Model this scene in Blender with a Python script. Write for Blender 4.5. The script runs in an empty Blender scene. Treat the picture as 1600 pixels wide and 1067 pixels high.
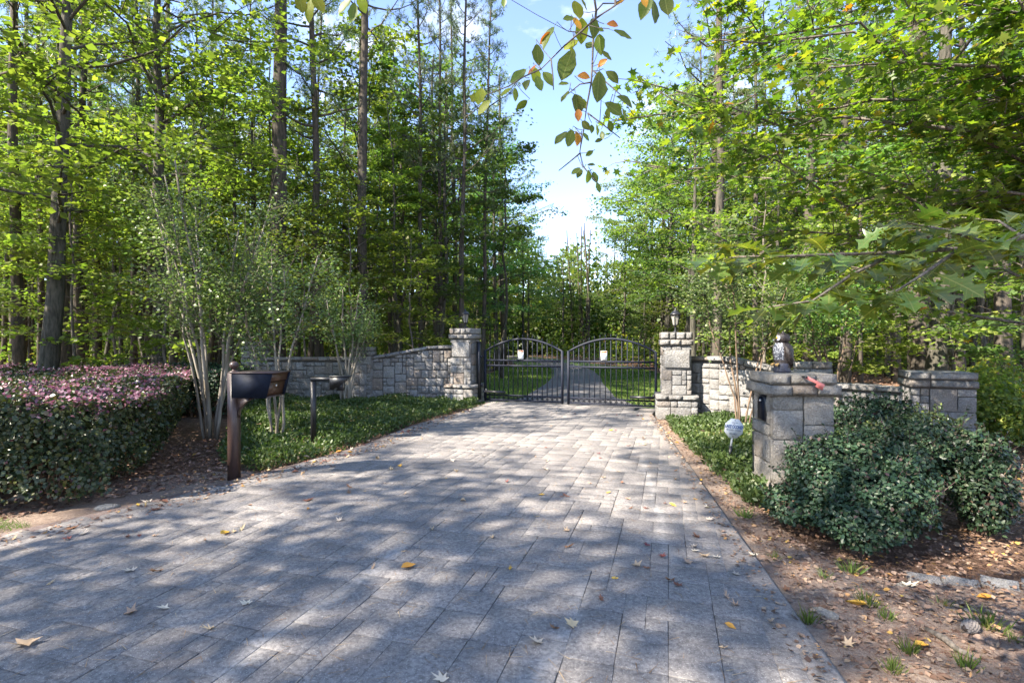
import bpy, math, random
import numpy as np
from mathutils import Vector, Matrix

SC = bpy.context.scene
COL = SC.collection
R = math.radians

# ---------------------------------------------------------------- camera
cam_d = bpy.data.cameras.new("camera")
cam_d.lens = 18.0
cam_d.sensor_width = 36.0
cam_d.clip_start = 0.05
cam_d.clip_end = 3000
cam = bpy.data.objects.new("camera", cam_d)
cam.location = (0, 0, 1.6)
cam.rotation_euler = (R(90), 0, 0)
COL.objects.link(cam)
SC.camera = cam

# ---------------------------------------------------------------- sky, sun, exposure
SUN_AZ = (-0.80, -0.42)         # horizontal direction towards the sun
SUN_EL = R(42)
W = bpy.data.worlds.new("World")
SC.world = W
W.use_nodes = True
nt = W.node_tree
nt.nodes.clear()
wo = nt.nodes.new("ShaderNodeOutputWorld")
bg = nt.nodes.new("ShaderNodeBackground")
bg.inputs["Strength"].default_value = 0.12
sky = nt.nodes.new("ShaderNodeTexSky")
sky.sky_type = 'NISHITA'
sky.sun_disc = False
sky.sun_elevation = SUN_EL
sky.sun_rotation = math.atan2(SUN_AZ[0], SUN_AZ[1])
sky.air_density = 1.0
sky.dust_density = 0.05
sky.ozone_density = 1.3
tc = nt.nodes.new("ShaderNodeTexCoord")
mp = nt.nodes.new("ShaderNodeMapping")
mp.inputs["Scale"].default_value = (1.0, 1.0, 2.2)
mp.inputs["Location"].default_value = (0.35, 0.1, 0.2)
nz = nt.nodes.new("ShaderNodeTexNoise")
nz.inputs["Scale"].default_value = 3.2
nz.inputs["Detail"].default_value = 9
nz.inputs["Roughness"].default_value = 0.55
cr = nt.nodes.new("ShaderNodeValToRGB")
cr.color_ramp.elements[0].position = 0.55
cr.color_ramp.elements[1].position = 0.70
mxr = nt.nodes.new("ShaderNodeMix")
mxr.data_type = 'RGBA'
mxr.inputs[7].default_value = (3.6, 3.75, 4.0, 1)
nt.links.new(tc.outputs["Generated"], mp.inputs["Vector"])
nt.links.new(mp.outputs[0], nz.inputs["Vector"])
nt.links.new(nz.outputs[0], cr.inputs[0])
nt.links.new(cr.outputs[0], mxr.inputs[0])
tint = nt.nodes.new("ShaderNodeMix"); tint.data_type = 'RGBA'; tint.blend_type = 'MULTIPLY'; tint.inputs[0].default_value = 1
tint.inputs[7].default_value = (.93, .88, .98, 1)
nt.links.new(sky.outputs[0], tint.inputs[6])
nt.links.new(tint.outputs[2], mxr.inputs[6])
nt.links.new(mxr.outputs[2], bg.inputs["Color"])
nt.links.new(bg.outputs[0], wo.inputs["Surface"])

sl = bpy.data.lights.new("sun", 'SUN')
sl.energy = 5.0
sl.angle = R(0.6)
sl.color = (1.0, 0.90, 0.76)
sun = bpy.data.objects.new("sun", sl)
hv = Vector((SUN_AZ[0], SUN_AZ[1], 0)).normalized() * math.cos(SUN_EL)
hv.z = math.sin(SUN_EL)
sun.rotation_euler = hv.to_track_quat('Z', 'Y').to_euler()
sun.location = (-20, -10, 30)
COL.objects.link(sun)

SC.view_settings.view_transform = 'Standard'
SC.view_settings.look = 'None'
SC.view_settings.exposure = 2.2
SC.view_settings.gamma = 1.0
SC.view_settings.use_curve_mapping = False
SC.render.engine = 'CYCLES'
SC.cycles.max_bounces = 12
SC.cycles.diffuse_bounces = 8
SC.cycles.glossy_bounces = 2
SC.cycles.transmission_bounces = 8
SC.cycles.transparent_max_bounces = 4
SC.cycles.sample_clamp_indirect = 8
SC.cycles.use_denoising = True

# ---------------------------------------------------------------- helpers
def U(px, py, d):
    """A point seen at pixel (px, py) of the 1600 px photograph, d metres ahead (design aid)."""
    return np.array([(px - 800) / 800 * d, d, 1.6 + (533.5 - py) / 800 * d])

class MB:
    """mesh buffer: blocks of vertices and faces, one mesh object at the end"""
    def __init__(s):
        s.V = []; s.F = []; s.R = []; s.M = []; s.n = 0
    def add(s, V, F, rnd=0.5, mat=0):
        V = np.asarray(V, dtype=np.float64).reshape(-1, 3)
        if not isinstance(F, (list, tuple)) or (len(F) and not isinstance(F[0], np.ndarray)):
            byk = {}
            for f in F: byk.setdefault(len(f), []).append(f)
            F = [np.array(v, dtype=np.int64) for v in byk.values()]
        for f in F:
            if len(f) == 0: continue
            s.F.append(f + s.n)
            r = np.full(len(f), rnd, dtype=np.float32) if np.isscalar(rnd) else np.asarray(rnd, dtype=np.float32)
            s.R.append(r); s.M.append(np.full(len(f), mat, dtype=np.int32))
        s.V.append(V); s.n += len(V)
    def box(s, c, size, rot=None, rnd=0.5, mat=0):
        h = np.array(size) / 2
        V = np.array([[x, y, z] for x in (-1, 1) for y in (-1, 1) for z in (-1, 1)], float) * h
        if rot is not None: V = V @ np.array(rot).T
        s.add(V + np.array(c), [np.array([[0, 1, 3, 2], [4, 6, 7, 5], [0, 4, 5, 1], [2, 3, 7, 6], [0, 2, 6, 4], [1, 5, 7, 3]])], rnd, mat)
    def prism(s, poly, z0, z1, rnd=0.5, mat=0):
        n = len(poly)
        V = [(x, y, z0) for x, y in poly] + [(x, y, z1) for x, y in poly]
        F = [list(range(n))[::-1], [i + n for i in range(n)]] + [[i, (i + 1) % n, (i + 1) % n + n, i + n] for i in range(n)]
        s.add(V, F, rnd, mat)
    def tube(s, P, rad, sides=6, rnd=0.5, mat=0, cap=True, rough=0.0, rng=None):
        P = np.asarray(P, float); n = len(P)
        rad = np.broadcast_to(np.asarray(rad, float), (n,))
        T = np.gradient(P, axis=0)
        T /= np.linalg.norm(T, axis=1)[:, None] + 1e-9
        ref = np.where(np.abs(T[:, 2:3]) > 0.9, np.array([[1., 0, 0]]), np.array([[0, 0, 1.]]))
        A = np.cross(T, ref); A /= np.linalg.norm(A, axis=1)[:, None] + 1e-9
        B = np.cross(T, A)
        a = np.arange(sides) / sides * 2 * math.pi
        rr = np.repeat(rad[:, None], sides, 1)
        if rough and rng is not None: rr = rr * (1 + rng.normal(0, rough, rr.shape))
        V = P[:, None, :] + rr[:, :, None] * (np.cos(a)[None, :, None] * A[:, None, :] + np.sin(a)[None, :, None] * B[:, None, :])
        i = np.arange(n - 1)[:, None] * sides; j = np.arange(sides)[None, :]; k = (j + 1) % sides
        Q = np.stack([i + j, i + k, i + k + sides, i + j + sides], -1).reshape(-1, 4)
        F = [Q]
        if cap:
            F = [Q, np.array([list(range(sides))[::-1], [(n - 1) * sides + q for q in range(sides)]])] if sides != 4 else [np.vstack([Q, [[3, 2, 1, 0]], [[(n - 1) * 4 + q for q in range(4)]]])]
        s.add(V.reshape(-1, 3), F, rnd, mat)
    def lathe(s, prof, c=(0, 0, 0), sides=12, rnd=0.5, mat=0):
        V = []; F = []
        for r, z in prof:
            for k in range(sides):
                a = 2 * math.pi * k / sides
                V.append((c[0] + r * math.cos(a), c[1] + r * math.sin(a), c[2] + z))
        for i in range(len(prof) - 1):
            for k in range(sides):
                F.append([i * sides + k, i * sides + (k + 1) % sides, (i + 1) * sides + (k + 1) % sides, (i + 1) * sides + k])
        F.append(list(range(sides))[::-1]); F.append([(len(prof) - 1) * sides + k for k in range(sides)])
        s.add(V, F, rnd, mat)
    def mesh(s, name, mats, smooth=False):
        me = bpy.data.meshes.new(name)
        V = np.concatenate(s.V).astype(np.float32)
        sizes = np.concatenate([np.full(len(f), f.shape[1], dtype=np.int32) for f in s.F])
        loops = np.concatenate([f.ravel() for f in s.F]).astype(np.int32)
        me.vertices.add(len(V)); me.vertices.foreach_set("co", V.ravel())
        me.loops.add(len(loops)); me.loops.foreach_set("vertex_index", loops)
        me.polygons.add(len(sizes))
        st = np.zeros(len(sizes), dtype=np.int32); st[1:] = np.cumsum(sizes)[:-1]
        me.polygons.foreach_set("loop_start", st)
        me.polygons.foreach_set("loop_total", sizes)
        me.polygons.foreach_set("material_index", np.concatenate(s.M))
        at = me.attributes.new("rnd", 'FLOAT', 'FACE')
        at.data.foreach_set("value", np.concatenate(s.R))
        if smooth: me.polygons.foreach_set("use_smooth", np.ones(len(sizes), dtype=bool))
        me.update(calc_edges=True)
        if not isinstance(mats, (list, tuple)): mats = [mats]
        for m in mats: me.materials.append(m)
        return me
    def build(s, name, mats, parent=None, smooth=False, kind=None, label=None):
        o = link(name, s.mesh(name, mats, smooth), parent)
        if kind: o["kind"] = kind
        if label: o["label"] = label
        return o

def link(name, data, parent=None, loc=None, rot=None, scale=None):
    o = bpy.data.objects.new(name, data)
    COL.objects.link(o)
    if parent is not None: o.parent = parent
    if loc is not None: o.location = loc
    if rot is not None: o.rotation_euler = rot
    if scale is not None: o.scale = scale
    return o

def tag(o, label, cat, group=None):
    o["label"] = label; o["category"] = cat
    if group: o["group"] = group
    return o

def thing(name, label, cat, loc=(0, 0, 0), rz=0, group=None):
    return tag(link(name, None, None, loc, (0, 0, rz)), label, cat, group)

def copy_thing(o, loc, rz=0, scale=1, label=None, tilt=(0, 0)):
    c = o.copy(); COL.objects.link(c)
    c.location = loc; c.rotation_euler = (tilt[0], tilt[1], rz)
    c.scale = (scale,) * 3 if np.isscalar(scale) else scale
    if label: c["label"] = label
    for ch in o.children:
        d = ch.copy(); COL.objects.link(d); d.parent = c
        for g in ch.children:
            e = g.copy(); COL.objects.link(e); e.parent = d
    return c

def inpoly(P, poly):
    x, y = P[:, 0], P[:, 1]; ins = np.zeros(len(P), bool)
    n = len(poly); j = n - 1
    for i in range(n):
        xi, yi = poly[i]; xj, yj = poly[j]
        c = ((yi > y) != (yj > y)) & (x < (xj - xi) * (y - yi) / (yj - yi + 1e-12) + xi)
        ins ^= c; j = i
    return ins

def scatter(poly, n, rng):
    p = np.array(poly); lo = p.min(0); hi = p.max(0); out = []
    tot = 0
    while tot < n:
        q = rng.uniform(lo, hi, (n * 2, 2)); q = q[inpoly(q, poly)]
        out.append(q); tot += len(q)
    return np.concatenate(out)[:n]

def unit(a): return a / (np.linalg.norm(a, axis=-1, keepdims=True) + 1e-9)

# leaf templates: vertices (x across, y along, z up), faces
T_SIMPLE = (np.array([[0, 0, 0], [.34, .45, .10], [0, 1, 0], [-.34, .45, .10]]), [np.array([[0, 1, 2], [0, 2, 3]])])
T_OVAL = (np.array([[0, 0, 0], [.26, .25, .06], [.33, .55, .08], [0, 1, -.06], [-.33, .55, .08], [-.26, .25, .06], [0, .5, 0]]),
          [np.array([[0, 1, 6], [1, 2, 6], [2, 3, 6], [3, 4, 6], [4, 5, 6], [5, 0, 6]])])
T_NEEDLE = (np.array([[-.03, 0, 0], [.03, 0, 0], [0, 1, 0]]), [np.array([[0, 1, 2]])])
T_BLADE = (np.array([[-.04, 0, 0], [.04, 0, 0], [.03, .55, .06], [-.03, .55, .06], [0, 1, .28]]), [np.array([[0, 1, 2], [0, 2, 3], [3, 2, 4]])])
def star_leaf(lobes, inner=.45, curl=.12, wid=1.0):
    """lobed leaf (maple or oak like) as a fan round the midrib"""
    V = [[0, .42, 0]]; n = len(lobes)
    for i, (a, r) in enumerate(lobes):
        V.append([math.sin(R(a)) * r * wid, .42 + math.cos(R(a)) * r, curl * (r ** 2) * (1 if i % 2 else .6)])
    m = len(V)
    return (np.array(V), [np.array([[0, i, i % (m - 1) + 1] for i in range(1, m)])])
T_MAPLE = star_leaf([(180, .42), (140, .2), (105, .42), (80, .22), (48, .52), (24, .26), (0, .62), (-24, .26), (-48, .52), (-80, .22), (-105, .42), (-140, .2)])

def put_leaves(mb, P, D, N, S, tmpl, rnd=None, mat=0, rng=None, wid=1.0):
    """many leaves at points P, along D, facing N, of length S"""
    n = len(P); V0, F0 = tmpl
    Y = unit(D); X = unit(np.cross(Y, N)); Z = np.cross(X, Y)
    S = np.broadcast_to(np.asarray(S, float), (n,))
    V = P[:, None, :] + S[:, None, None] * (V0[None, :, 0:1] * wid * X[:, None, :] + V0[None, :, 1:2] * Y[:, None, :] + V0[None, :, 2:3] * Z[:, None, :])
    off = np.arange(n) * len(V0)
    if rnd is None: rnd = rng.random(n)
    Fs = [(f[None] + off[:, None, None]).reshape(-1, f.shape[1]) for f in F0]
    base = mb.n
    for f, f0 in zip(Fs, F0):
        mb.F.append(f + base); mb.R.append(np.repeat(np.asarray(rnd, np.float32), len(f0))); mb.M.append(np.full(len(f), mat, np.int32))
    mb.V.append(V.reshape(-1, 3)); mb.n += n * len(V0)

# ---------------------------------------------------------------- materials
def newmat(name):
    m = bpy.data.materials.new(name); m.use_nodes = True
    t = m.node_tree; b = t.nodes["Principled BSDF"]
    return m, t, b

def ramp(t, fac, cols, interp='LINEAR'):
    c = t.nodes.new("ShaderNodeValToRGB"); e = c.color_ramp.elements
    c.color_ramp.interpolation = interp
    while len(e) < len(cols): e.new(0.5)
    for i, (p, col) in enumerate(cols):
        e[i].position = p; e[i].color = (*col, 1)
    t.links.new(fac, c.inputs[0]); return c.outputs[0]

def noise(t, scale, detail=5, rough=.6, coord="pos", stretch=None, dist=0):
    n = t.nodes.new("ShaderNodeTexNoise")
    n.inputs["Scale"].default_value = scale; n.inputs["Detail"].default_value = detail
    n.inputs["Roughness"].default_value = rough; n.inputs["Distortion"].default_value = dist
    if coord == "pos":
        g = t.nodes.new("ShaderNodeNewGeometry"); v = g.outputs["Position"]
    else:
        g = t.nodes.new("ShaderNodeTexCoord"); v = g.outputs["Object"]
    if stretch:
        m = t.nodes.new("ShaderNodeMapping"); m.inputs["Scale"].default_value = stretch
        t.links.new(v, m.inputs[0]); v = m.outputs[0]
    t.links.new(v, n.inputs["Vector"]); return n.outputs[0]

def mix(t, fac, a, b, mode='MIX'):
    m = t.nodes.new("ShaderNodeMix"); m.data_type = 'RGBA'; m.blend_type = mode
    if isinstance(fac, (int, float)): m.inputs[0].default_value = fac
    else: t.links.new(fac, m.inputs[0])
    for v, i in ((a, 6), (b, 7)):
        if isinstance(v, tuple): m.inputs[i].default_value = (*v, 1)
        else: t.links.new(v, m.inputs[i])
    return m.outputs[2]

def bump(t, b, h, strength=.5, dist=.02):
    n = t.nodes.new("ShaderNodeBump"); n.inputs["Strength"].default_value = strength; n.inputs["Distance"].default_value = dist
    t.links.new(h, n.inputs["Height"]); t.links.new(n.outputs[0], b.inputs["Normal"])

def objrand(t):
    return t.nodes.new("ShaderNodeObjectInfo").outputs["Random"]

def attr(t, name="rnd"):
    a = t.nodes.new("ShaderNodeAttribute"); a.attribute_name = name; return a.outputs["Fac"]

def math_(t, op, a, b):
    m = t.nodes.new("ShaderNodeMath"); m.operation = op
    for v, i in ((a, 0), (b, 1)):
        if isinstance(v, (int, float)): m.inputs[i].default_value = v
        else: t.links.new(v, m.inputs[i])
    return m.outputs[0]

def leafmat(name, cols, trans=.45, rough=.45, spec=.4, tcol=(1.1, 1.32, .5), jitter=.6, sheen=None):
    m, t, b = newmat(name)
    c = ramp(t, attr(t), cols)
    r = objrand(t)
    v = math_(t, 'ADD', math_(t, 'MULTIPLY', r, jitter), 1 - jitter / 2)
    hs = t.nodes.new("ShaderNodeHueSaturation"); t.links.new(c, hs.inputs["Color"]); t.links.new(v, hs.inputs["Value"])
    t.links.new(math_(t, 'ADD', math_(t, 'MULTIPLY', r, .035), .4825), hs.inputs["Hue"])
    c = hs.outputs[0]
    if name in ('leaf_oak_green', 'leaf_oval_green', 'leaf_orange', 'leaf_lime'):
        tc_ = t.nodes.new("ShaderNodeTexCoord"); sp = t.nodes.new("ShaderNodeSeparateXYZ"); t.links.new(tc_.outputs["Object"], sp.inputs[0])
        ax = math_(t, 'ABSOLUTE', sp.outputs[0], 0)
        mid = math_(t, 'LESS_THAN', ax, .012)
        w_ = math_(t, 'SINE', math_(t, 'MULTIPLY', math_(t, 'SUBTRACT', sp.outputs[1], math_(t, 'MULTIPLY', ax, .75)), 52), 0)
        side = math_(t, 'MULTIPLY', math_(t, 'GREATER_THAN', w_, .93), .5)
        c = mix(t, math_(t, 'MULTIPLY', math_(t, 'MAXIMUM', mid, side), .6), c, (.30, .33, .12))
        sn = noise(t, 14, 4, .6, 'obj')
        c = mix(t, math_(t, 'MULTIPLY', ramp(t, sn, [(.60, (0, 0, 0)), (.68, (1, 1, 1))]), .7), c, (.22, .13, .04))
    t.links.new(c, b.inputs["Base Color"])
    b.inputs["Roughness"].default_value = rough; b.inputs["Specular IOR Level"].default_value = spec
    if trans > 0:
        tr = t.nodes.new("ShaderNodeBsdfTranslucent")
        t.links.new(mix(t, 1.0, c, tcol, 'MULTIPLY'), tr.inputs[0])
        ms = t.nodes.new("ShaderNodeMixShader"); ms.inputs[0].default_value = trans
        t.links.new(b.outputs[0], ms.inputs[1]); t.links.new(tr.outputs[0], ms.inputs[2])
        t.links.new(ms.outputs[0], t.nodes["Material Output"].inputs[0])
    return m

M = {}
G = lambda a: tuple(a)
M['leaf_yellow'] = leafmat('leaf_yellow_green', [(0, (.085, .135, .032)), (.5, (.165, .215, .045)), (.9, (.29, .32, .07)), (.985, (.33, .27, .035)), (1, (.4, .18, .03))], .55)
M['leaf_mid'] = leafmat('leaf_mid_green', [(0, (.07, .135, .045)), (.6, (.125, .205, .065)), (.95, (.24, .31, .09)), (1, (.3, .24, .04))], .5)
M['leaf_dark'] = leafmat('leaf_dark_green', [(0, (.06, .13, .05)), (.7, (.115, .20, .075)), (1, (.24, .30, .10))], .52)
M['leaf_myrtle'] = leafmat('leaf_blue_green', [(0, (.09, .15, .06)), (.7, (.15, .21, .085)), (1, (.26, .30, .12))], .42, .4, .45, (1.1, 1.3, .6))
M['needle'] = leafmat('pine_needle_green', [(0, (.08, .13, .055)), (.7, (.15, .205, .09)), (.96, (.21, .25, .11)), (1, (.33, .17, .07))], .38, .4, .5, (1.1, 1.2, .6))
M['leaf_maple'] = leafmat('leaf_maple_canopy', [(0, (.05, .11, .025)), (.5, (.115, .185, .032)), (.93, (.22, .27, .045)), (.99, (.30, .27, .03)), (1, (.5, .20, .03))], .58, .4, .5, (1.2, 1.4, .4), jitter=.1)
M['leaf_oak'] = leafmat('leaf_oak_green', [(0, (.08, .135, .035)), (1, (.12, .18, .04))], .55, .3, .6, (1.7, 1.5, .4), jitter=1.1)
M['leaf_oval'] = leafmat('leaf_oval_green', [(0, (.09, .14, .03)), (1, (.17, .22, .05))], .6, .4, .4, (1.6, 1.5, .4), jitter=.6)
M['leaf_orange'] = leafmat('leaf_orange', [(0, (.5, .18, .03)), (1, (.6, .3, .05))], .5, .5, .3, (1.3, 1.1, .6))
M['leaf_yellow_big'] = leafmat('leaf_lime', [(0, (.2, .26, .02)), (1, (.3, .32, .03))], .55, .45, .3, (1.4, 1.3, .4))
M['leaf_hedge'] = leafmat('hedge_leaf_green', [(0, (.028, .05, .022)), (.55, (.05, .08, .033)), (.8, (.075, .09, .04)), (.93, (.14, .16, .035)), (1, (.11, .05, .06))], .2, .38, .45, (1.2, 1.3, .5))
M['leaf_hedge_blue'] = leafmat('hedge_leaf_blue_green', [(0, (.014, .034, .018)), (.6, (.03, .064, .032)), (.9, (.065, .105, .05)), (1, (.09, .05, .05))], .15, .42, .35, (1.2, 1.3, .5))
M['blossom'] = leafmat('hedge_blossom_purple', [(0, (.13, .06, .08)), (.5, (.25, .12, .165)), (1, (.42, .28, .33))], .3, .6, .2, (1.2, .8, 1.0))
M['cover'] = leafmat('ground_cover_green', [(0, (.04, .072, .022)), (.55, (.075, .12, .036)), (.88, (.13, .17, .05)), (1, (.24, .17, .08))], .35)
M['grass'] = leafmat('grass_green', [(0, (.08, .13, .028)), (.7, (.13, .20, .04)), (1, (.26, .24, .09))], .4, .5, .3)
M['dry'] = leafmat('dry_leaf', [(0, (.08, .048, .034)), (.3, (.17, .105, .07)), (.6, (.30, .20, .14)), (.88, (.40, .29, .20)), (.975, (.42, .22, .07)), (1, (.5, .38, .08))], .12, .6, .3, (1.1, 1, .8), .3)
M['straw'] = leafmat('pine_straw', [(0, (.13, .065, .035)), (.6, (.25, .13, .07)), (1, (.42, .29, .18))], 0, .7, .2)

def barkmat(name, c1, c2, scale=14, strength=.9, coord='pos', stretch=(1, 1, .22)):
    m, t, b = newmat(name)
    n = noise(t, scale, 6, .65, coord, stretch, .3)
    n2 = noise(t, scale * .15, 3, .5, coord)
    c = ramp(t, n, [(.38, c1), (.62, c2)])
    c = mix(t, math_(t, 'MULTIPLY', n2, .35), c, (.16, .17, .13))
    t.links.new(c, b.inputs["Base Color"]); b.inputs["Roughness"].default_value = .9; b.inputs["Specular IOR Level"].default_value = .15
    bump(t, b, n, strength, .03); return m
M['bark_pine'] = barkmat('bark_pine', (.018, .014, .012), (.095, .07, .058), 12)
M['bark_grey'] = barkmat('bark_grey', (.018, .015, .012), (.085, .072, .06), 16)
M['bark_myrtle'] = barkmat('bark_crepe_myrtle', (.14, .115, .09), (.33, .295, .255), 9, .4, stretch=(1, 1, .12))
M['bark_twig'] = barkmat('bark_twig', (.06, .045, .04), (.20, .165, .14), 40, .3)
M['bark_hedge'] = barkmat('bark_hedge', (.08, .05, .035), (.2, .13, .09), 30, .3)

def stonemat(name, cols, warm=0.0):
    m, t, b = newmat(name)
    r = objrand(t)
    base = ramp(t, r, cols)
    n = noise(t, 55, 8, .75); n2 = noise(t, 6, 4, .6); n3 = noise(t, 220, 2, .5)
    c = mix(t, ramp(t, n, [(.35, (0, 0, 0)), (.7, (1, 1, 1))]), mix(t, .6, base, (.07, .065, .06)), base)
    c = mix(t, math_(t, 'MULTIPLY', ramp(t, n3, [(.5, (0, 0, 0)), (.68, (1, 1, 1))]), .55), c, (.62, .60, .57))
    c = mix(t, math_(t, 'MULTIPLY', ramp(t, n2, [(.45, (0, 0, 0)), (.75, (1, 1, 1))]), .55), c, (.17, .155, .135))
    t.links.new(c, b.inputs["Base Color"]); b.inputs["Roughness"].default_value = .88; b.inputs["Specular IOR Level"].default_value = .25
    nb = noise(t, 22, 7, .7)
    bump(t, b, math_(t, 'ADD', n, math_(t, 'MULTIPLY', nb, 1.8)), 1.0, .035)
    return m
M['granite'] = stonemat('granite_grey', [(0, (.27, .265, .265)), (.3, (.38, .375, .37)), (.6, (.47, .46, .45)), (.8, (.36, .34, .32)), (.95, (.38, .30, .24)), (1, (.52, .50, .48))])
M['granite_warm'] = stonemat('granite_pale_warm', [(0, (.44, .41, .36)), (.5, (.60, .55, .475)), (.8, (.54, .47, .38)), (1, (.50, .36, .26))])
def simple(name, col, rough=.6, nscale=0, namp=.2, metal=0, spec=.5, bmp=0):
    m, t, b = newmat(name)
    b.inputs["Roughness"].default_value = rough; b.inputs["Metallic"].default_value = metal; b.inputs["Specular IOR Level"].default_value = spec
    if nscale:
        n = noise(t, nscale, 6, .65)
        lo = tuple(x * (1 - namp) for x in col); hi = tuple(min(1, x * (1 + namp)) for x in col)
        t.links.new(ramp(t, n, [(.35, lo), (.65, hi)]), b.inputs["Base Color"])
        if bmp: bump(t, b, n, bmp, .01)
    else: b.inputs["Base Color"].default_value = (*col, 1)
    return m
M['mortar'] = simple('mortar_grey', (.12, .115, .11), .95, 30, .35, bmp=.5)
M['mortar_pale'] = simple('mortar_pale', (.34, .315, .285), .95, 30, .3, bmp=.5)
M['iron'] = simple('black_iron_paint', (.011, .014, .026), .6, 60, .3, spec=.25)
M['black'] = simple('black_paint', (.012, .013, .016), .42, 40, .3)
M['bronze'] = simple('bronze_brown_paint', (.055, .034, .03), .4, 70, .25)
M['boxbrown'] = simple('brushed_brown_front', (.055, .024, .011), .4, 25, .25)
M['navy'] = simple('navy_black_panel', (.006, .009, .018), .6, 20, .2, spec=.12)
M['silver'] = simple('silver_lock', (.6, .6, .58), .3, metal=1)
M['white'] = simple('white_sign_enamel', (.78, .79, .8), .4, 30, .04)
M['blue'] = simple('blue_lettering', (.03, .10, .30), .5)
M['slate'] = simple('slate_lettering', (.10, .14, .22), .5)
M['orange'] = simple('orange_sign_band', (.62, .18, .04), .5)
M['paleblue'] = simple('pale_blue_print', (.42, .62, .78), .5)
M['greyprint'] = simple('grey_print', (.45, .46, .48), .5)
M['flagpink'] = simple('faded_red_flag', (.68, .20, .17), .5, 20, .15)
M['lampglass'] = simple('frosted_lamp_glass', (.26, .25, .22), .25, 30, .1)
M['keypad'] = simple('keypad_grey', (.22, .2, .17), .4)
M['tube'] = simple('white_tube', (.6, .6, .62), .4)

# stamped concrete: stains, wear, speckle, all fixed to the slab
def concrete(name, base, dark, light, brown=0.0, linemarks=True):
    m, t, b = newmat(name)
    n1 = noise(t, .55, 5, .6, dist=.6); n2 = noise(t, 3.2, 6, .65); n3 = noise(t, 160, 2, .6); n4 = noise(t, 38, 5, .7)
    r = objrand(t)
    c = ramp(t, n2, [(.3, dark), (.52, base), (.72, light)])
    c = mix(t, ramp(t, n1, [(.42, (0, 0, 0)), (.68, (.6, .6, .6))]), c, light)
    c = mix(t, math_(t, 'MULTIPLY', r, .04), c, dark)
    c = mix(t, ramp(t, n4, [(.36, (.8, .8, .8)), (.60, (0, 0, 0))]), c, tuple(x * .55 for x in dark))
    c = mix(t, ramp(t, n3, [(.60, (0, 0, 0)), (.72, (.75, .75, .75))]), c, (.55, .53, .5))
    if linemarks:   # pale run-off marks along three lines of the slab (lime bloom), soft and broken
        g = t.nodes.new("ShaderNodeNewGeometry"); sp = t.nodes.new("ShaderNodeSeparateXYZ"); t.links.new(g.outputs["Position"], sp.inputs[0])
        wob = math_(t, 'MULTIPLY', math_(t, 'SUBTRACT', noise(t, 1.3, 5, .6), .5), .35)
        tot = None
        for (x0, y0, x1, y1, w) in ((-1.45, 2.2, -.75, 4.3, .035), (-.02, 2.0, .55, 3.6, .03), (1.05, 3.3, 1.9, 7.5, .03)):
            L = math.hypot(x1 - x0, y1 - y0); nx, ny = (y1 - y0) / L, -(x1 - x0) / L
            d = math_(t, 'ADD', math_(t, 'MULTIPLY', math_(t, 'SUBTRACT', sp.outputs[0], x0), nx), math_(t, 'MULTIPLY', math_(t, 'SUBTRACT', sp.outputs[1], y0), ny))
            s_ = math_(t, 'ADD', math_(t, 'MULTIPLY', math_(t, 'SUBTRACT', sp.outputs[0], x0), -ny), math_(t, 'MULTIPLY', math_(t, 'SUBTRACT', sp.outputs[1], y0), nx))
            d = math_(t, 'ABSOLUTE', math_(t, 'ADD', d, wob), 0)
            a = math_(t, 'SUBTRACT', 1, math_(t, 'DIVIDE', d, w * 2.2)); a = math_(t, 'MAXIMUM', a, 0)
            e = math_(t, 'SUBTRACT', 1, math_(t, 'DIVIDE', math_(t, 'ABSOLUTE', math_(t, 'SUBTRACT', s_, L / 2), 0), L / 2)); e = math_(t, 'MINIMUM', math_(t, 'MULTIPLY', math_(t, 'MAXIMUM', e, 0), 3), 1)
            a = math_(t, 'MULTIPLY', a, e)
            tot = a if tot is None else math_(t, 'MAXIMUM', tot, a)
        c = mix(t, math_(t, 'MULTIPLY', math_(t, 'MULTIPLY', tot, n4), .45), c, (.5, .48, .45))
    if brown: c = mix(t, math_(t, 'MULTIPLY', ramp(t, n1, [(.3, (0, 0, 0)), (.6, (1, 1, 1))]), brown), c, (.13, .085, .07))
    t.links.new(c, b.inputs["Base Color"]); b.inputs["Roughness"].default_value = .82; b.inputs["Specular IOR Level"].default_value = .3
    bump(t, b, math_(t, 'ADD', math_(t, 'MULTIPLY', n3, .5), n4), .55, .006)
    return m
M['paver'] = concrete('stamped_concrete', (.215, .20, .19), (.15, .139, .138), (.32, .295, .275))
M['edge'] = concrete('driveway_edge_concrete', (.24, .22, .205), (.15, .138, .13), (.35, .32, .29), .2, False)
M['edge_brown'] = concrete('driveway_edge_brown', (.15, .12, .115), (.10, .08, .075), (.2, .165, .15), .5, False)
M['joint'] = simple('joint_dark_grit', (.135, .122, .112), .95, 60, .4)
M['rear_drive'] = concrete('rear_drive_asphalt', (.12, .115, .12), (.08, .078, .082), (.18, .17, .165), 0, False)

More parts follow.
